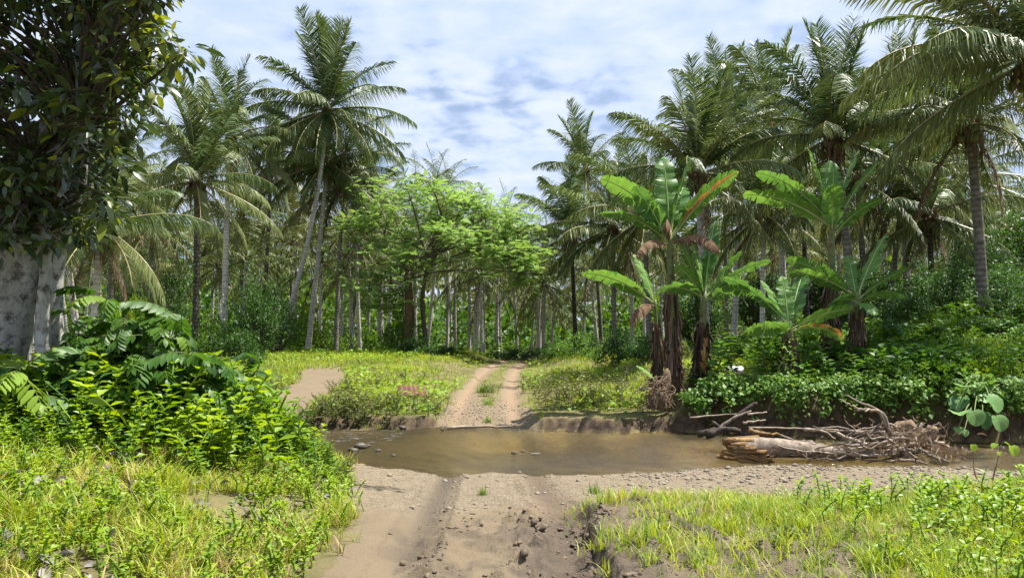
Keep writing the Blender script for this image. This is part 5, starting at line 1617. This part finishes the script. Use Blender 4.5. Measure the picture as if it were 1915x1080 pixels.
stick([(1290, 780, 15.6), (1340, 776, 15.6), (1385, 773, 15.6)], .02, M['wood_pale'], 'pale_stick', 'thin pale stick on the bank left of the slanting branch', seed=8)
stick([(1402, 803, 14.0), (1430, 812, 14.0), (1458, 813, 14.0)], .05, M['wood_orange'], 'bark_slab', 'orange bark slab lying behind the split end of the log', 'bark', seed=9)
stick([(1460, 813, 13.8), (1490, 824, 13.8), (1520, 824, 13.8)], .022, M['wood_grey'], 'grey_stick', 'crooked grey stick behind the middle of the log', seed=10)
stick([(1504, 803, 14.2), (1540, 806, 14.2), (1562, 820, 14.2)], .035, M['wood_pale'], 'crooked_branch', 'crooked pale branch between the long pole and the root wad', seed=11)
stick([(1682, 860, 12.9), (1705, 860, 12.9), (1740, 868, 12.9)], .022, M['wood_grey'], 'grey_stick', 'curved grey stick in the water in front of the root wad', seed=12)
stick([(835, 800, 17.6), (880, 797, 17.7), (930, 797, 17.7), (968, 799, 17.6)], .035, M['wood_pale'], 'driftwood_pole', 'long pale pole lying at the water line where the far track meets the river', 'pole', seed=13)
stick([(1112, 924, 8.9), (1130, 930, 8.9), (1155, 936, 8.9)], .010, M['root_brown'], 'twig', 'thin dark twig lying on the gravel above the muddy grass', seed=14)
stick([(565, 935, 7.6), (600, 965, 7.4)], .018, M['wood_pale'], 'dry_stalk', 'pale dry stalk lying on the left bank near the sand', seed=15)
stick([(470, 755, 15.0), (495, 760, 14.5), (520, 775, 14)], .02, M['wood_dark'], 'bare_twig', 'bare dark twig sticking out of the left bank shrubs', seed=16)

# upturned root stump on the far bank
sb = gp(1225, 17.6)
stp = empty('root_stump', sb, 'upturned brown root stump on the grass in front of the banana clump', 'stump')
def rs(px, py, D=17.6): return np.array(at(px, py, D) - sb)
mb = MB(); V, T, Q = tube(curve_pts([rs(1232, 765), rs(1236, 735), rs(1246, 705), rs(1248, 688)], 9), [.24, .27, .23, .17, .13, .10, .08, .05, .015], 10, True, .4, 1); mb.add(V, T, Q, .5); mb.build('stump_wood', M['root_brown'], stp)
r = np.random.default_rng(31); mb = MB()
for i in range(150):
    a = np.array([r.normal(0, .14), r.normal(-.05, .12), 0]) + rs(1232, r.uniform(700, 750)) * np.array([1, 0, 1]); 
    dv = np.array([r.normal(-.15, .5), r.normal(-.25, .35), -r.uniform(.2, 1.0)]); dv /= np.linalg.norm(dv); l_ = r.uniform(.2, .55)
    e = a + dv * l_; e[2] = max(e[2], .0); m_ = a + dv * l_ * .5 + r.normal(0, .05, 3); m_[2] = max(m_[2], 0.02)
    V, T, Q = tube(curve_pts([a, m_, e], 5), np.linspace(.014, .004, 5), 4, False); mb.add(V, None, Q, .5)
mb.build('fine_roots', M['root_brown'], stp)
stick([(1196, 728, 17.3), (1218, 726, 17.3)], .035, M['wood_pale'], 'cut_branch', 'short pale cut branch left of the root stump', seed=17)
bl = banana_leaf((0, 0, 0), math.radians(150), 50, 20, .55, .14, 3)
tag(bl.build('fallen_banana_leaf', [M['banana'], M['banana_rib']], None, False, at(1225, 712, 17.2)), 'single green banana leaf sticking up left of the root stump', 'leaf')

# rust-brown ribbed sheet in the grass
rp = gp(772, 21.5, .16)
mb = MB()
for i in range(12):
    x0, x1 = -.42 + i * .07, -.42 + (i + 1) * .07; z0, z1 = (.025 if i % 2 else -.01), (-.01 if i % 2 else .025)
    mb.add([(x0, -.28, z0), (x1, -.28, z1), (x1 * .9, .3, z1 + .16), (x0 * .9, .3, z0 + .16)], None, [[0, 1, 2, 3]], .5)
    mb.add([(x0, -.28, z0 - .008), (x1, -.28, z1 - .008), (x1 * .9, .3, z1 + .152), (x0 * .9, .3, z0 + .152)], None, [[3, 2, 1, 0]], .5)
o = mb.build('rusty_sheet', M['rust'], None, False, rp); o.rotation_euler = (.12, .05, .3)
tag(o, 'rust-brown ribbed sheet lying in the grass left of the far track', 'scrap')
stick([(792, 762, 20.6), (800, 752, 20.8), (806, 748, 20.8)], .05, M['wood_pale'], 'wood_chunk', 'short pale wood chunk right beside the rusty sheet', 'wood', seed=18)

# white bag on the bank
mb = MB(); th = np.linspace(0, 1, 7)
V, T, Q = tube(np.stack([(th - .5) * .55, 0 * th, .03 * np.sin(th * 9)], 1), np.sin(PI * (.06 + .88 * th)) * .13, 9, True, .35, 2); mb.add(V * np.array([1, 1, .8]), T, Q, .5)
o = mb.build('plastic_bag', M['white_bag'], None, False, gp(1375, 18.4, .16)); o.rotation_euler.z = .5
tag(o, 'crumpled white plastic bag on top of the vine-covered bank', 'bag')

# ------------------------------------------------------------------ taro, saplings and single weeds
def heart_leaf(size, fold=.26):
    """Heart-shaped blade hanging from its stalk, tip along +y."""
    a = np.linspace(-PI, PI, 25)[:-1]
    rad = .5 * (1 + .32 * np.cos(a)) * (1 - .45 * np.exp(-((np.abs(a) - PI) / .35) ** 2))
    x = np.sin(a) * rad * 1.02; y = np.cos(a) * rad + .12
    z = fold * np.abs(x) - .42 * y * y + .02 * np.sin(a * 9)
    V = np.concatenate([np.stack([x, y, z], 1), np.stack([x * .5, y * .5, z * .4 + .012 * np.cos(a * 8)], 1), [[0, 0, 0]]]) * size
    n = 24; i = np.arange(n); k_ = (i + 1) % n
    return V, np.stack([n + i, n + k_, np.full(n, 2 * n)], 1)[:, ::-1], np.stack([i, k_, n + k_, n + i], 1)[:, ::-1]


tb = gp(1835, 16.0)
taro = empty('taro_plant', tb, 'taro plant with big heart-shaped pale green leaves on the right bank', 'plant')
r = np.random.default_rng(91)
for i, (px, py, D, sz, rx, rz, ti) in enumerate([(1805, 722, 15.2, .50, .35, 2.6, .5), (1850, 742, 15.0, .52, -.75, 3.6, .6), (1790, 770, 14.9, .40, .15, 2.8, .5), (1822, 770, 14.8, .42, -1.0, 3.0, .7), (1838, 775, 15.0, .44, -1.1, 3.5, .1), (1865, 780, 14.8, .42, -1.0, 3.3, .7), (1835, 735, 15.4, .45, -.3, 2.9, .95), (1868, 735, 15.4, .5, -.5, 3.9, .3), (1795, 745, 15.3, .45, -.6, 2.4, .1), (1792, 800, 14.8, .22, -.4, 2.8, .6), (1803, 805, 14.8, .18, -.9, 3.2, .9), (1862, 712, 15.8, .40, .1, 3.4, .5), (1885, 705, 16.0, .36, -.2, 3.8, .6)]):
    V, T, Q = heart_leaf(sz * .8)
    R = np.array((Matrix.Rotation(rz, 3, 'Z') @ Matrix.Rotation(rx, 3, 'X')))
    p = np.array(at(px, py, D) - tb)
    mb = MB(); mb.add(V @ R.T, T, Q, ti); lf = mb.build('leaf', M['leaf_taro'], taro, True, p)
    mb = MB(); b_ = np.array([.05 * r.normal(), .05 * r.normal(), -.05]) - p
    V, T, Q = tube(curve_pts([(0, 0, 0), b_ * .35 + np.array([0, 0, .12]), b_], 7), np.linspace(.010, .018, 7), 5, False); mb.add(V, None, Q, .5); mb.build('stalk', M['stem_green'], lf)


def sapling(pts, leaves, label, seed=0):
    P = np.array([at(*q) for q in pts]); b = Vector(P[0]); b.z = H(b.x, b.y) 
    P[0] = b
    root = empty('sapling', b, label, 'sapling')
    mb = MB(); V, T, Q = tube(curve_pts(P - np.array(b), 9), np.linspace(.010, .005, 9), 6, True); mb.add(V, T, Q, .5); mb.build('stem', M['root_brown'], root)
    for (px, py, D, sz, rx, rz, ti) in leaves:
        V, T, Q = heart_leaf(sz); R = np.array((Matrix.Rotation(rz, 3, 'Z') @ Matrix.Rotation(rx, 3, 'X')))
        mb = MB(); mb.add(V @ R.T, T, Q, ti); mb.build('leaf', M['leaf_bright'], root, False, np.array(at(px, py, D) - b))
    return root


sapling([(1855, 925, 8.9), (1858, 890, 8.9), (1868, 850, 8.9), (1872, 832, 8.9)], [(1893, 835, 8.9, .13, -1.0, 3.3, .8), (1862, 830, 8.8, .08, -.5, 2.0, .6), (1880, 827, 8.9, .06, -.3, 4.3, .5), (1868, 845, 8.8, .05, -.8, 3.0, .9)], 'thin brown sapling with a bright leaf at its tip, right of the log')
sapling([(1832, 915, 9.2), (1822, 880, 9.2), (1820, 838, 9.2)], [(1820, 832, 9.15, .085, -1.1, 3.1, .9)], 'bare green seedling with one round yellow leaf, left of the brown sapling')

for px, D, hpx, lab in [(757, 25, 36, 'dark green leafy seedling alone in the grass above the rusty sheet'), (1290, 18.0, 34, 'large-leaved seedling at the foot of the tallest banana'), (1418, 18.2, 40, 'pale seedling beside the bag on the bank'), (1352, 22, 60, 'tall pale green seedling behind the banana clump'), (800, 17.9, 22, 'grass-like green weed at the water edge below the dark shrubs'), ]:
    b = gp(px, D); root = empty('seedling', b, lab, 'seedling'); r = np.random.default_rng(int(px)); h_ = hpx / F * D
    mb = MB(); V, T, Q = tube([(0, 0, -.05), (.02, 0, h_ * .6), (0, 0, h_)], [.012, .01, .006], 5, False); mb.add(V, None, Q, .5); mb.build('stem', M['stem_green'], root)
    for i in range(11):
        a = i * 2.4; z = h_ * (.35 + .65 * i / 10)
        V, T, Q = leaf8(.24, .04, .3); R = frames(np.array([[math.cos(a), math.sin(a), .35]]), np.zeros(1))[0]
        mb = MB(); mb.add((V * h_ * .5) @ R.T + np.array([0, 0, z]), T, Q, r.random()); mb.build('leaf', M['leaf_mid'], root)

# ------------------------------------------------------------------ stones
def rock_geo(seed, flat=.6, sub=2):
    import bmesh
    bm = bmesh.new(); bmesh.ops.create_icosphere(bm, subdivisions=sub, radius=1)
    r = np.random.default_rng(seed); off = r.normal(0, 1, (6, 3))
    V = np.array([v.co[:] for v in bm.verts]); T = np.array([[v.index for v in f.verts] for f in bm.faces]); bm.free()
    for o_ in off:
        o_ = o_ / np.linalg.norm(o_); dd = V @ o_; V = V - np.outer(np.maximum(dd - r.uniform(.55, .8), 0), o_)
    return V * np.array([1.2, .9, flat]), T, None


rocks = [(636, 884, 0, .13, 'flat dark wet stone at the left water edge beside the sand'), (660, 880, .02, .11, 'angular dark stone, right one of two at the left water edge'), (675, 838, .03, .12, 'largest dark stone breaking the riffle'), (688, 834, .0, .07, 'small dark stone touching the largest riffle stone'), (660, 842, 0, .09, 'low wet stone left of the largest riffle stone'), (705, 842, -.01, .08, 'wet stone right of the largest riffle stone'), (620, 848, -.02, .09, 'half drowned stone nearest the left bank in the riffle'), (735, 850, -.02, .06, 'tiny stone at the downstream end of the riffle'), (962, 846, -.01, .07, 'small dark stone in midstream below the far track'), (978, 843, -.01, .05, 'tiny midstream stone beside the small dark one'), (650, 868, -.03, .08, 'sunken stone between the riffle and the two edge stones'), (752, 803, .03, .10, 'grey stone at the far water edge below the rusty sheet'), (828, 803, .0, .06, 'small stone at the far water edge left of the track')]
rm = [mesh_np('stone', *rock_geo(i), [M['stone_wet']], smooth=False) for i in range(4)]
for i, (px, py, dz, sz, lab) in enumerate(rocks):
    D = (CAMZ - WATER) * F / (py - HZ)
    p = at(px, py, D); o = link('stone', rm[i % 4], None, (p.x, p.y, WATER + dz + sz * .12)); o.scale = (sz, sz, sz); o.rotation_euler.z = i * 1.7
    tag(o, lab, 'stone', 'stones in the river')
def slab(px, py, l_, w_, mat, name, label, cat):
    D = (CAMZ - WATER) * F / (py - HZ); p = at(px, py, D)
    V, T, Q = leaf8(w_, .03, .05); mb = MB(); mb.add(V * l_, T, Q, .7); o = mb.build(name, mat, None, False, (p.x, p.y, WATER + .035)); o.rotation_euler.z = 1.3
    tag(o, label, cat)
slab(684, 872, .24, .2, M['banana_amber'], 'floating_leaf', 'yellow leaf lying on the water near the left sand edge', 'leaf')
slab(1012, 851, .22, .2, M['litter'], 'pale_drift_chip', 'pale chip floating in midstream beside the small stones', 'driftwood')

r = np.random.default_rng(17); mb = MB()
tm = [rock_geo(50 + i, .55, 1) for i in range(3)]
n = 15000
gx = r.uniform(-2.4, 9.5, n); gy = r.uniform(7.2, 12.9, n)
kk = masks(gx, gy); e = near_edge(gx)
pr = kk['bar'] * (.10 + .9 * S(1.0, 2.6, gx)) * (.25 + .75 * S(1.6, .0, e - gy)) + .12 * (kk['mud'])
ok = (r.random(n) < pr) & (gy < e + .05) & (np.abs((gx) / gy) < .75)
gx, gy = gx[ok], gy[ok]; gz = height(gx, gy)
sz = np.clip(r.lognormal(-3.9, .45, len(gx)), .007, .06)
for j in range(3):
    s_ = np.arange(len(gx)) % 3 == j
    V, T, Q, idx = inst(tm[j], np.stack([gx, gy, gz + sz * .2], 1)[s_], rotz(r.random(s_.sum()) * 6.28), sz[s_])
    mb.add(V, T, Q, r.random(s_.sum())[idx])
n = 2600
gx = r.uniform(-2.2, .6, n); gy = r.uniform(17.6, 24, n); kk = masks(gx, gy); ok = r.random(n) < kk['road'] * (1 - .75 * kk['rut']) * S(24, 18, gy) * .8
gx, gy = gx[ok], gy[ok]
V, T, Q, idx = inst(tm[0], np.stack([gx, gy, height(gx, gy, False) + .008], 1), rotz(r.random(len(gx)) * 6.28), np.clip(r.lognormal(-4.0, .45, len(gx)), .008, .045)); mb.add(V, T, Q, .5)
tag(mb.build('gravel', M['stone']), 'pale gravel stones strewn over the sandy river bar', 'gravel', kind='stuff')

n = 16000
gx = r.uniform(-1.3, 2.6, n); gy = r.uniform(4.8, 8.6, n); kk = masks(gx, gy); u_ = kk['u']
pr = (np.exp(-((u_ - .30) / .2) ** 2) + .6 * np.exp(-((u_ + .42) / .16) ** 2) + .25 * np.exp(-(u_ / .4) ** 2)) * (1 - S(6.9, 8.2, gy + 2 * kk['n1'])) * .75 + .55 * kk['mud'] + .5 * np.exp(-((u_ - .85) / .08) ** 2) * (1 - S(7, 7.8, gy))
ok = r.random(n) < .6 * pr * S(.42, .60, fbm(gx * 4, gy * 4, 351, 3)); gx, gy = gx[ok], gy[ok]
sz = np.clip(r.lognormal(-4.35, .5, len(gx)), .006, .045); mb = MB()
for j in range(3):
    s_ = np.arange(len(gx)) % 3 == j
    V, T, Q, idx = inst(tm[j], np.stack([gx, gy, height(gx, gy) + sz * .15], 1)[s_], rotz(r.random(s_.sum()) * 6.28), np.stack([sz * r.uniform(.7, 1.4, len(sz)), sz, sz * r.uniform(.7, 1.5, len(sz))], 1)[s_])
    mb.add(V, T, Q, .5)
tag(mb.build('mud_clods', M['mud_clod']), 'dark clods of churned mud along the near wheel ruts', 'mud', kind='stuff')

# ------------------------------------------------------------------ grass and low weeds
def tuft_geo(nb, hgt, wid, seed, segs=3, spread=.5):
    r = np.random.default_rng(seed); Vs, Ts, Qs, n0 = [], [], [], 0
    for i in range(nb):
        a = r.random() * 2 * PI; l_ = hgt * r.uniform(.55, 1.15); ln = r.uniform(.1, 1) * spread
        b = np.array([r.normal(0, .12), r.normal(0, .12), -.06]) * hgt; dv = np.array([math.cos(a), math.sin(a), 0]); tv = np.array([-math.sin(a), math.cos(a), 0])
        V = []
        for s_ in range(segs):
            t = s_ / segs; w_ = wid * (1 - t * .75) * .5
            c = b + dv * l_ * ln * t * t * 1.3 + np.array([0, 0, l_ * (t - .35 * ln * t * t)]); V += [c - tv * w_, c + tv * w_]
        V.append(b + dv * l_ * ln * 1.3 + np.array([0, 0, l_ * (1 - .45 * ln)]))
        Vs += V; Qs += [[n0 + 2 * s_, n0 + 2 * s_ + 1, n0 + 2 * s_ + 3, n0 + 2 * s_ + 2] for s_ in range(segs - 1)]; Ts.append([n0 + 2 * segs - 2, n0 + 2 * segs - 1, n0 + 2 * segs]); n0 += len(V)
    return np.array(Vs), np.array(Ts), np.array(Qs)


def weed_geo(hgt, npair, ls, seed, wide=.3):
    r = np.random.default_rng(seed); mb = MB()
    P = curve_pts([(0, 0, -.03), (r.normal(0, .08) * hgt, r.normal(0, .08) * hgt, hgt * .55), (r.normal(0, .2) * hgt, r.normal(0, .2) * hgt, hgt)], 5)
    V, T, Q = tube(P, [.006] * 5, 3, False); mb.add(V * np.array([1, 1, 1]), None, Q)
    u = np.repeat(np.linspace(.25, 1, npair), 2); a = np.repeat(np.arange(npair) * 1.57 + r.random() * 3, 2) + np.tile([0, PI], npair) + r.normal(0, .3, 2 * npair)
    p = np.stack([np.interp(u, np.linspace(0, 1, 5), P[:, k_]) for k_ in range(3)], 1)
    ax = np.stack([np.cos(a), np.sin(a), .25 + .5 * u * r.random(len(u))], 1)
    V, T, Q, _ = inst(leaf2(wide, .08, .15), p, frames(ax, r.normal(0, .3, len(u))), ls * (1.15 - .5 * u) * r.uniform(.7, 1.2, len(u))); mb.add(V, T, Q)
    return np.concatenate(mb.V), np.concatenate(mb.T), np.concatenate(mb.Q)


def scatter(mb, tmpls, x, y, scale, tint, r, fine=True, tilt=.12, dz=0.0):
    z = height(x, y, fine) + dz
    j = r.integers(len(tmpls), size=len(x))
    for k_ in range(len(tmpls)):
        s_ = j == k_; m_ = int(s_.sum())
        if not m_: continue
        R = rotz(r.random(m_) * 6.28)
        if tilt:
            ax, ay = r.normal(0, tilt, m_), r.normal(0, tilt, m_)
            Tm = np.tile(np.eye(3), (m_, 1, 1)); Tm[:, 0, 2] = ax; Tm[:, 1, 2] = ay
            R = Tm @ R
        V, T, Q, idx = inst(tmpls[k_], np.stack([x, y, z], 1)[s_], R, np.asarray(scale)[s_])
        mb.add(V, T, Q, np.clip(np.asarray(tint)[s_], 0, 1)[idx])


def left_limit(y):
    return np.interp(y, [4, 6, 8, 10, 11, 12.6], [-1.32, -1.35, -1.5, -2.05, -2.45, -3.1])


def vis(x, y, m=.74):
    return np.abs(x) < (m + .04) * y + .9


# near right grass
r = np.random.default_rng(201)
TU = [tuft_geo(6, .17, .0095, i, 3, .75) for i in range(5)]
n = 26000
x = r.uniform(.4, 8, n); y = r.uniform(4.7, 9.9, n); kk = masks(x, y)
den = np.clip(S(.8, 1.5, kk['u']) * (1 - kk['bar']) * (1 - .78 * kk['mud']) * (1 - .8 * kk['road']), 0, 1) * (.3 + .7 * S(.40, .55, fbm(x * 1.4, y * 1.4, 204, 3)) + .5 * S(2.2, 4.5, x))
den = np.maximum(den, .7 * np.exp(-((x - 1.25) / .45) ** 2 - ((y - 7.3) / .5) ** 2) + .55 * np.exp(-((x - 1.0) / .3) ** 2 - ((y - 5.6) / .35) ** 2) + .5 * np.exp(-((x - 1.9) / .5) ** 2 - ((y - 8.1) / .35) ** 2))
ok = (r.random(n) < den) & vis(x, y); x, y = x[ok], y[ok]
mb = MB(); hf = .55 + .7 * fbm(x * .9, y * .9, 203, 3)
tn = .30 + .55 * fbm(x * .8, y * .8, 205, 3) + r.normal(0, .12, len(x))
kd_ = r.random(len(x)) + .5 * (fbm(x * 1.3, y * 1.3, 207, 3) - .5)
for lo, hi, mt, nm, lab in ((-9, .5, 'grass', 'grass', 'bright yellow-green grass on the near bank right of the muddy track'), (.5, .9, 'grass_g', 'green_grass', 'darker green grass mixed into the near right bank'), (.9, 9, 'grass_dry', 'dry_grass', 'straw-coloured blades mixed into the near right bank')):
    q_ = (kd_ >= lo) & (kd_ < hi); mb = MB()
    scatter(mb, TU, x[q_], y[q_], hf[q_] * r.uniform(.45, 1.25, q_.sum()), tn[q_], r, tilt=.22)
    tag(mb.build(nm, M[mt]), lab, 'grass', kind='stuff')
WE = [weed_geo(.24, 6, .085, 400 + i) for i in range(5)]
n = 2600; x = r.uniform(1.5, 8, n); y = r.uniform(4.9, 9.6, n); kk = masks(x, y)
ok = (r.random(n) < (1 - kk['bar']) * (1 - kk['mud']) * S(2.0, 4.6, x) * .75) & vis(x, y); x, y = x[ok], y[ok]
mb = MB(); scatter(mb, WE, x, y, r.uniform(.5, 1.2, len(x)), r.normal(.5, .2, len(x)), r)
tag(mb.build('weeds', M['leaf_bright']), 'low leafy weeds growing through the grass at near right', 'weeds', kind='stuff')

# near left bank
n = 27000
x = r.uniform(-6.5, -.7, n); y = r.uniform(4.2, 12.8, n); kk = masks(x, y)
den = S(1.05, 1.75, -kk['u'] + .5 * kk['n1']) * (1 - .8 * kk['road']) * (1 - .9 * kk['bar']) * (.04 + .96 * S(.43, .50, fbm(x * 2.6, y * 2.6, 214, 3)))
ok = (r.random(n) < den) & vis(x, y) & (y < near_edge(x)) & (x < left_limit(y) + .6 * r.random(n) ** 3 * (r.random(n) < .6)); x, y = x[ok], y[ok]
dry = r.random(len(x)) < np.where(fbm(x * 1.1, y * 1.1, 219, 3) > .53, .5, .16)
for sel, mt, nm, lab in ((~dry, 'grass', 'grass', 'yellow-green grass covering the left bank beside the track'), (dry, 'grass_dry', 'dry_grass', 'straw-coloured dry grass mixed into the left bank')):
    mb = MB(); scatter(mb, TU, x[sel], y[sel], (.25 + 1.5 * fbm(x[sel] * 2.2, y[sel] * 2.2, 213, 3)) * r.uniform(.5, 1.5, sel.sum()), .25 + .6 * fbm(x[sel] * .8, y[sel] * .8, 215, 3) + r.normal(0, .12, sel.sum()), r, tilt=.25)
    tag(mb.build(nm, M[mt]), lab, 'grass', kind='stuff')
WL = [weed_geo(.42, 9, .085, 420 + i, .28) for i in range(4)] + [weed_geo(.36, 6, .14, 430 + i, .24) for i in range(3)]
WM = [weed_geo(.15, 6, .045, 520 + i, .30) for i in range(5)]
n = 1900; x = r.uniform(-5.5, -1.3, n); y = r.uniform(4.5, 10, n)
ok = (r.random(n) < S(.38, .56, fbm(x * 1.7, y * 1.7, 261, 3))) & vis(x, y) & (x < left_limit(y) - .05); x, y = x[ok], y[ok]
mb = MB(); scatter(mb, WM, x, y, r.uniform(.6, 1.6, len(x)), r.normal(.5, .22, len(x)) + .3 * (fbm(x * 1.2, y * 1.2, 262, 2) - .5), r, tilt=.2)
tag(mb.build('small_weeds', M['leaf_bright']), 'small bright broad-leaved weeds low in the left bank grass', 'weeds', kind='stuff')
n = 10500; x = r.uniform(-7, -1.4, n); y = r.uniform(4.6, 12.9, n)
den = S(1.3, 3.2, -x) * (.20 + .80 * S(6.4, 8.6, y - .25 * (x + 3))) * (.15 + .85 * S(.38, .55, fbm(x * 1.2, y * 1.2, 224, 3)))
ok = (r.random(n) < den * .8) & vis(x, y, .72) & (y < near_edge(x) + .25) & (x < left_limit(y) - .1); x, y = x[ok], y[ok]
sc_ = r.uniform(.5, 1.6, len(x)) * (.42 + 1.3 * S(6.4, 9, y)) * (.28 + .72 * S(.1, 1.7, left_limit(y) - x))
br = r.random(len(x)) < .52
for sel, mt, nm, lab in ((br, 'leaf_bright', 'weeds', 'sunlit yellow-green leafy weeds on the left bank'), (~br, 'leaf_mid', 'green_weeds', 'darker green leafy weeds on the left bank')):
    mb = MB(); scatter(mb, WL, x[sel], y[sel], sc_[sel], r.normal(.48, .22, sel.sum()), r, tilt=.22)
    tag(mb.build(nm, M[mt]), lab, 'weeds', kind='stuff')
# dead grey leaves on the left bank
n = 1500; x = r.uniform(-5.5, -1.2, n); y = r.uniform(4.5, 8.6, n)
ok = (r.random(n) < .15 + .85 * S(.5, .6, fbm(x * 1.3, y * 1.3, 231, 3))) & vis(x, y) & (x < left_limit(y) - .35); x, y = x[ok], y[ok]
V, T, Q, idx = inst(leaf8(.3, .22, -.1), np.stack([x, y, height(x, y) + .035 + r.random(len(x)) * .05], 1), frames(np.stack([r.normal(0, 1, len(x)), r.normal(0, 1, len(x)), r.normal(.1, .35, len(x))], 1), r.normal(0, .9, len(x))), r.uniform(.04, .12, len(x)))
mb = MB(); mb.add(V, T, Q, np.clip(r.normal(.5, .3, len(x)), 0, 1)[idx])
tag(mb.build('leaf_litter', M['litter']), 'curled grey dead leaves scattered through the left bank grass', 'dead leaves', kind='stuff')

# far bank: grass, creeper and olive weeds
TF = [tuft_geo(4, .30, .024, 30 + i, 2, .8) for i in range(4)]
n = 60000
y = 16.8 + 33 * r.random(n) ** 1.3; x = r.uniform(-.72, .72, n) * y; x = np.clip(x, -16, 16)
kk = masks(x, y); e = far_edge(x)
den = np.maximum((1 - kk['road']) * (1 - kk['path']), .9 * kk['mid']) * (y > e - .02) * (1 - .7 * S(6.5, 8, x))
ok = (r.random(n) < den); x, y = x[ok], y[ok]; e = e[ok]
ol = S(.50, .60, fbm(x * .42 + 3, y * .42, 244, 3)) * S(27, 22, y) 
ol = np.maximum(ol, np.exp(-((x + 3.5) / 1.2) ** 2 - ((y - 18.5) / .9) ** 2) + .8 * np.exp(-((x - 2.0) / 1.2) ** 2 - ((y - 20.5) / 1.2) ** 2))
low = S(.3, 2.2, np.abs(x - road_c(y)) - .9); flat = 1 - .75 * S(.4, 1.2, x) * S(19.6, 18.2, y)
hs_ = (.35 + .8 * fbm(x * .5, y * .5, 243, 3) * low) * flat * (1 + .25 * S(24, 36, y))
tn = .42 + .5 * (fbm(x * .5, y * .5, 245, 3) - .45) * 2 + r.normal(0, .13, len(x))
isol = r.random(len(x)) < .85 * ol
grn = (~isol) & (r.random(len(x)) < .35)
for sel, mt, nm, lab in (((~isol) & (~grn), 'grass', 'grass', 'sunlit yellow-green grass on the far bank'), (grn, 'grass_g', 'green_grass', 'fresh green grass on the far bank')):
    mb = MB(); scatter(mb, TF, x[sel], y[sel], hs_[sel] * r.uniform(.7, 1.3, sel.sum()), tn[sel], r, False)
    tag(mb.build(nm, M[mt]), lab, 'grass', kind='stuff')
WO = [weed_geo(.34, 6, .10, 440 + i, .3) for i in range(4)]
mb = MB(); sel = isol & (r.random(len(x)) < .6); scatter(mb, WO, x[sel], y[sel], r.uniform(.6, 1.3, sel.sum()), tn[sel] - .1, r, False, .25)
tag(mb.build('olive_weeds', M['weed_olive']), 'olive-brown bushy weeds on the far bank slope above the water', 'weeds', kind='stuff')
n = 52000
y = 18.2 + 26 * r.random(n) ** 1.2; x = r.uniform(-.72, .72, n) * y; x = np.clip(x, -17, 17)
kk = masks(x, y)
den = (1 - kk['road']) * (1 - kk['path']) * S(.40, .56, fbm(x * .35 + 9, y * .35, 254, 3)) * (y > far_edge(x) + .2) * (1 - .6 * S(.4, 1.4, x) * S(20, 18.5, y)) * (1 - .5 * isol.mean())
ok = r.random(n) < den; x, y = x[ok], y[ok]
z = height(x, y, False) + r.random(len(x)) * (.12 + .35 * fbm(x * .5, y * .5, 243, 3))
V, T, Q, idx = inst(leaf2(.42, .05, .1), np.stack([x, y, z], 1), frames(np.stack([r.normal(0, 1, len(x)), r.normal(-.3, 1, len(x)), r.normal(.25, .35, len(x))], 1), r.normal(0, .4, len(x))), r.uniform(.06, .16, len(x)))
mb = MB(); mb.add(V, T, Q, np.clip(.4 + .7 * (fbm(x * .6, y * .6, 255, 3) - .45) + r.normal(0, .16, len(x)), 0, 1)[idx])
tag(mb.build('creeper', M['creeper']), 'round-leaved creeper spreading over the far bank grass', 'ground cover', kind='stuff')

# woodland floor: ferny undergrowth between the trunks
n = 3900; y = 42 + 60 * r.random(n) ** 1.1; x = r.uniform(-.75, .75, n) * y
kk = masks(x, y); ok = (r.random(n) < (1 - kk['road']) * S(44, 58, y + 5 * (np.abs(x) > 9)) * (.25 + .75 * S(.45, .55, fbm(x * .2, y * .2, 333, 2))) ); x, y = x[ok], y[ok]
WU = [weed_geo(.9, 7, .36, 460 + i, .26) for i in range(5)]
mb = MB(); scatter(mb, WU, x, y, r.uniform(.5, 1.5, len(x)), r.normal(.45, .22, len(x)), r, False, .25)
tag(mb.build('undergrowth', M['leaf_mid']), 'leafy undergrowth on the shaded floor of the palm grove', 'undergrowth', kind='stuff')
# slope undergrowth at right
n = 5600; x = r.uniform(4.2, 24, n); y = r.uniform(16.2, 36, n); ok = (y > far_edge(x) + .5) & vis(x, y) & ((x > 6.2 + .1 * (y - 17)) | (y < 18.2)) & (r.random(n) < .15 + .85 * S(.40, .56, fbm(x * .7, y * .7, 271, 3))); x, y = x[ok], y[ok]
WS = [weed_geo(.55, 7, .22, 480 + i, .3) for i in range(5)]
mb = MB(); scatter(mb, WS, x, y, r.uniform(.4, 1.1, len(x)) * (.5 + 1.3 * fbm(x * .7, y * .7, 271, 3)), r.normal(.30, .2, len(x)) + .9 * (fbm(x * .45, y * .45, 272, 2) - .5), r, False, .25)
tag(mb.build('slope_undergrowth', M['leaf_mid']), 'leafy undergrowth covering the right bank and slope', 'undergrowth', kind='stuff')
# tufts growing on the sand of the track
for px, py, D, k_, lab in [(1115, 938, 9.0, 1.0, 'small grass tuft on the sand between the wheel tracks'), (912, 765, 20.4, 1.3, 'small dark grass tuft in the middle of the far track'), (912, 790, 18.4, 1.1, 'lowest grass tuft on the far track near the water'), (905, 940, 8.9, .8, 'sparse weed tuft in the middle of the near sand'), (905, 728, 24, 2.2, 'green grass clump on the strip between the far wheel tracks')]:
    xx = (px - 957.5) / F * D; mb = MB(); q = int(12 * k_)
    scatter(mb, TU, xx + r.normal(0, .045 * k_, q), D + r.normal(0, .045 * k_, q), r.uniform(.7, 1.1, q) * k_, r.normal(.4, .15, q), r)
    o = tag(mb.build('grass_tuft', M['grass_g']), lab, 'grass tuft', 'tufts on the track')
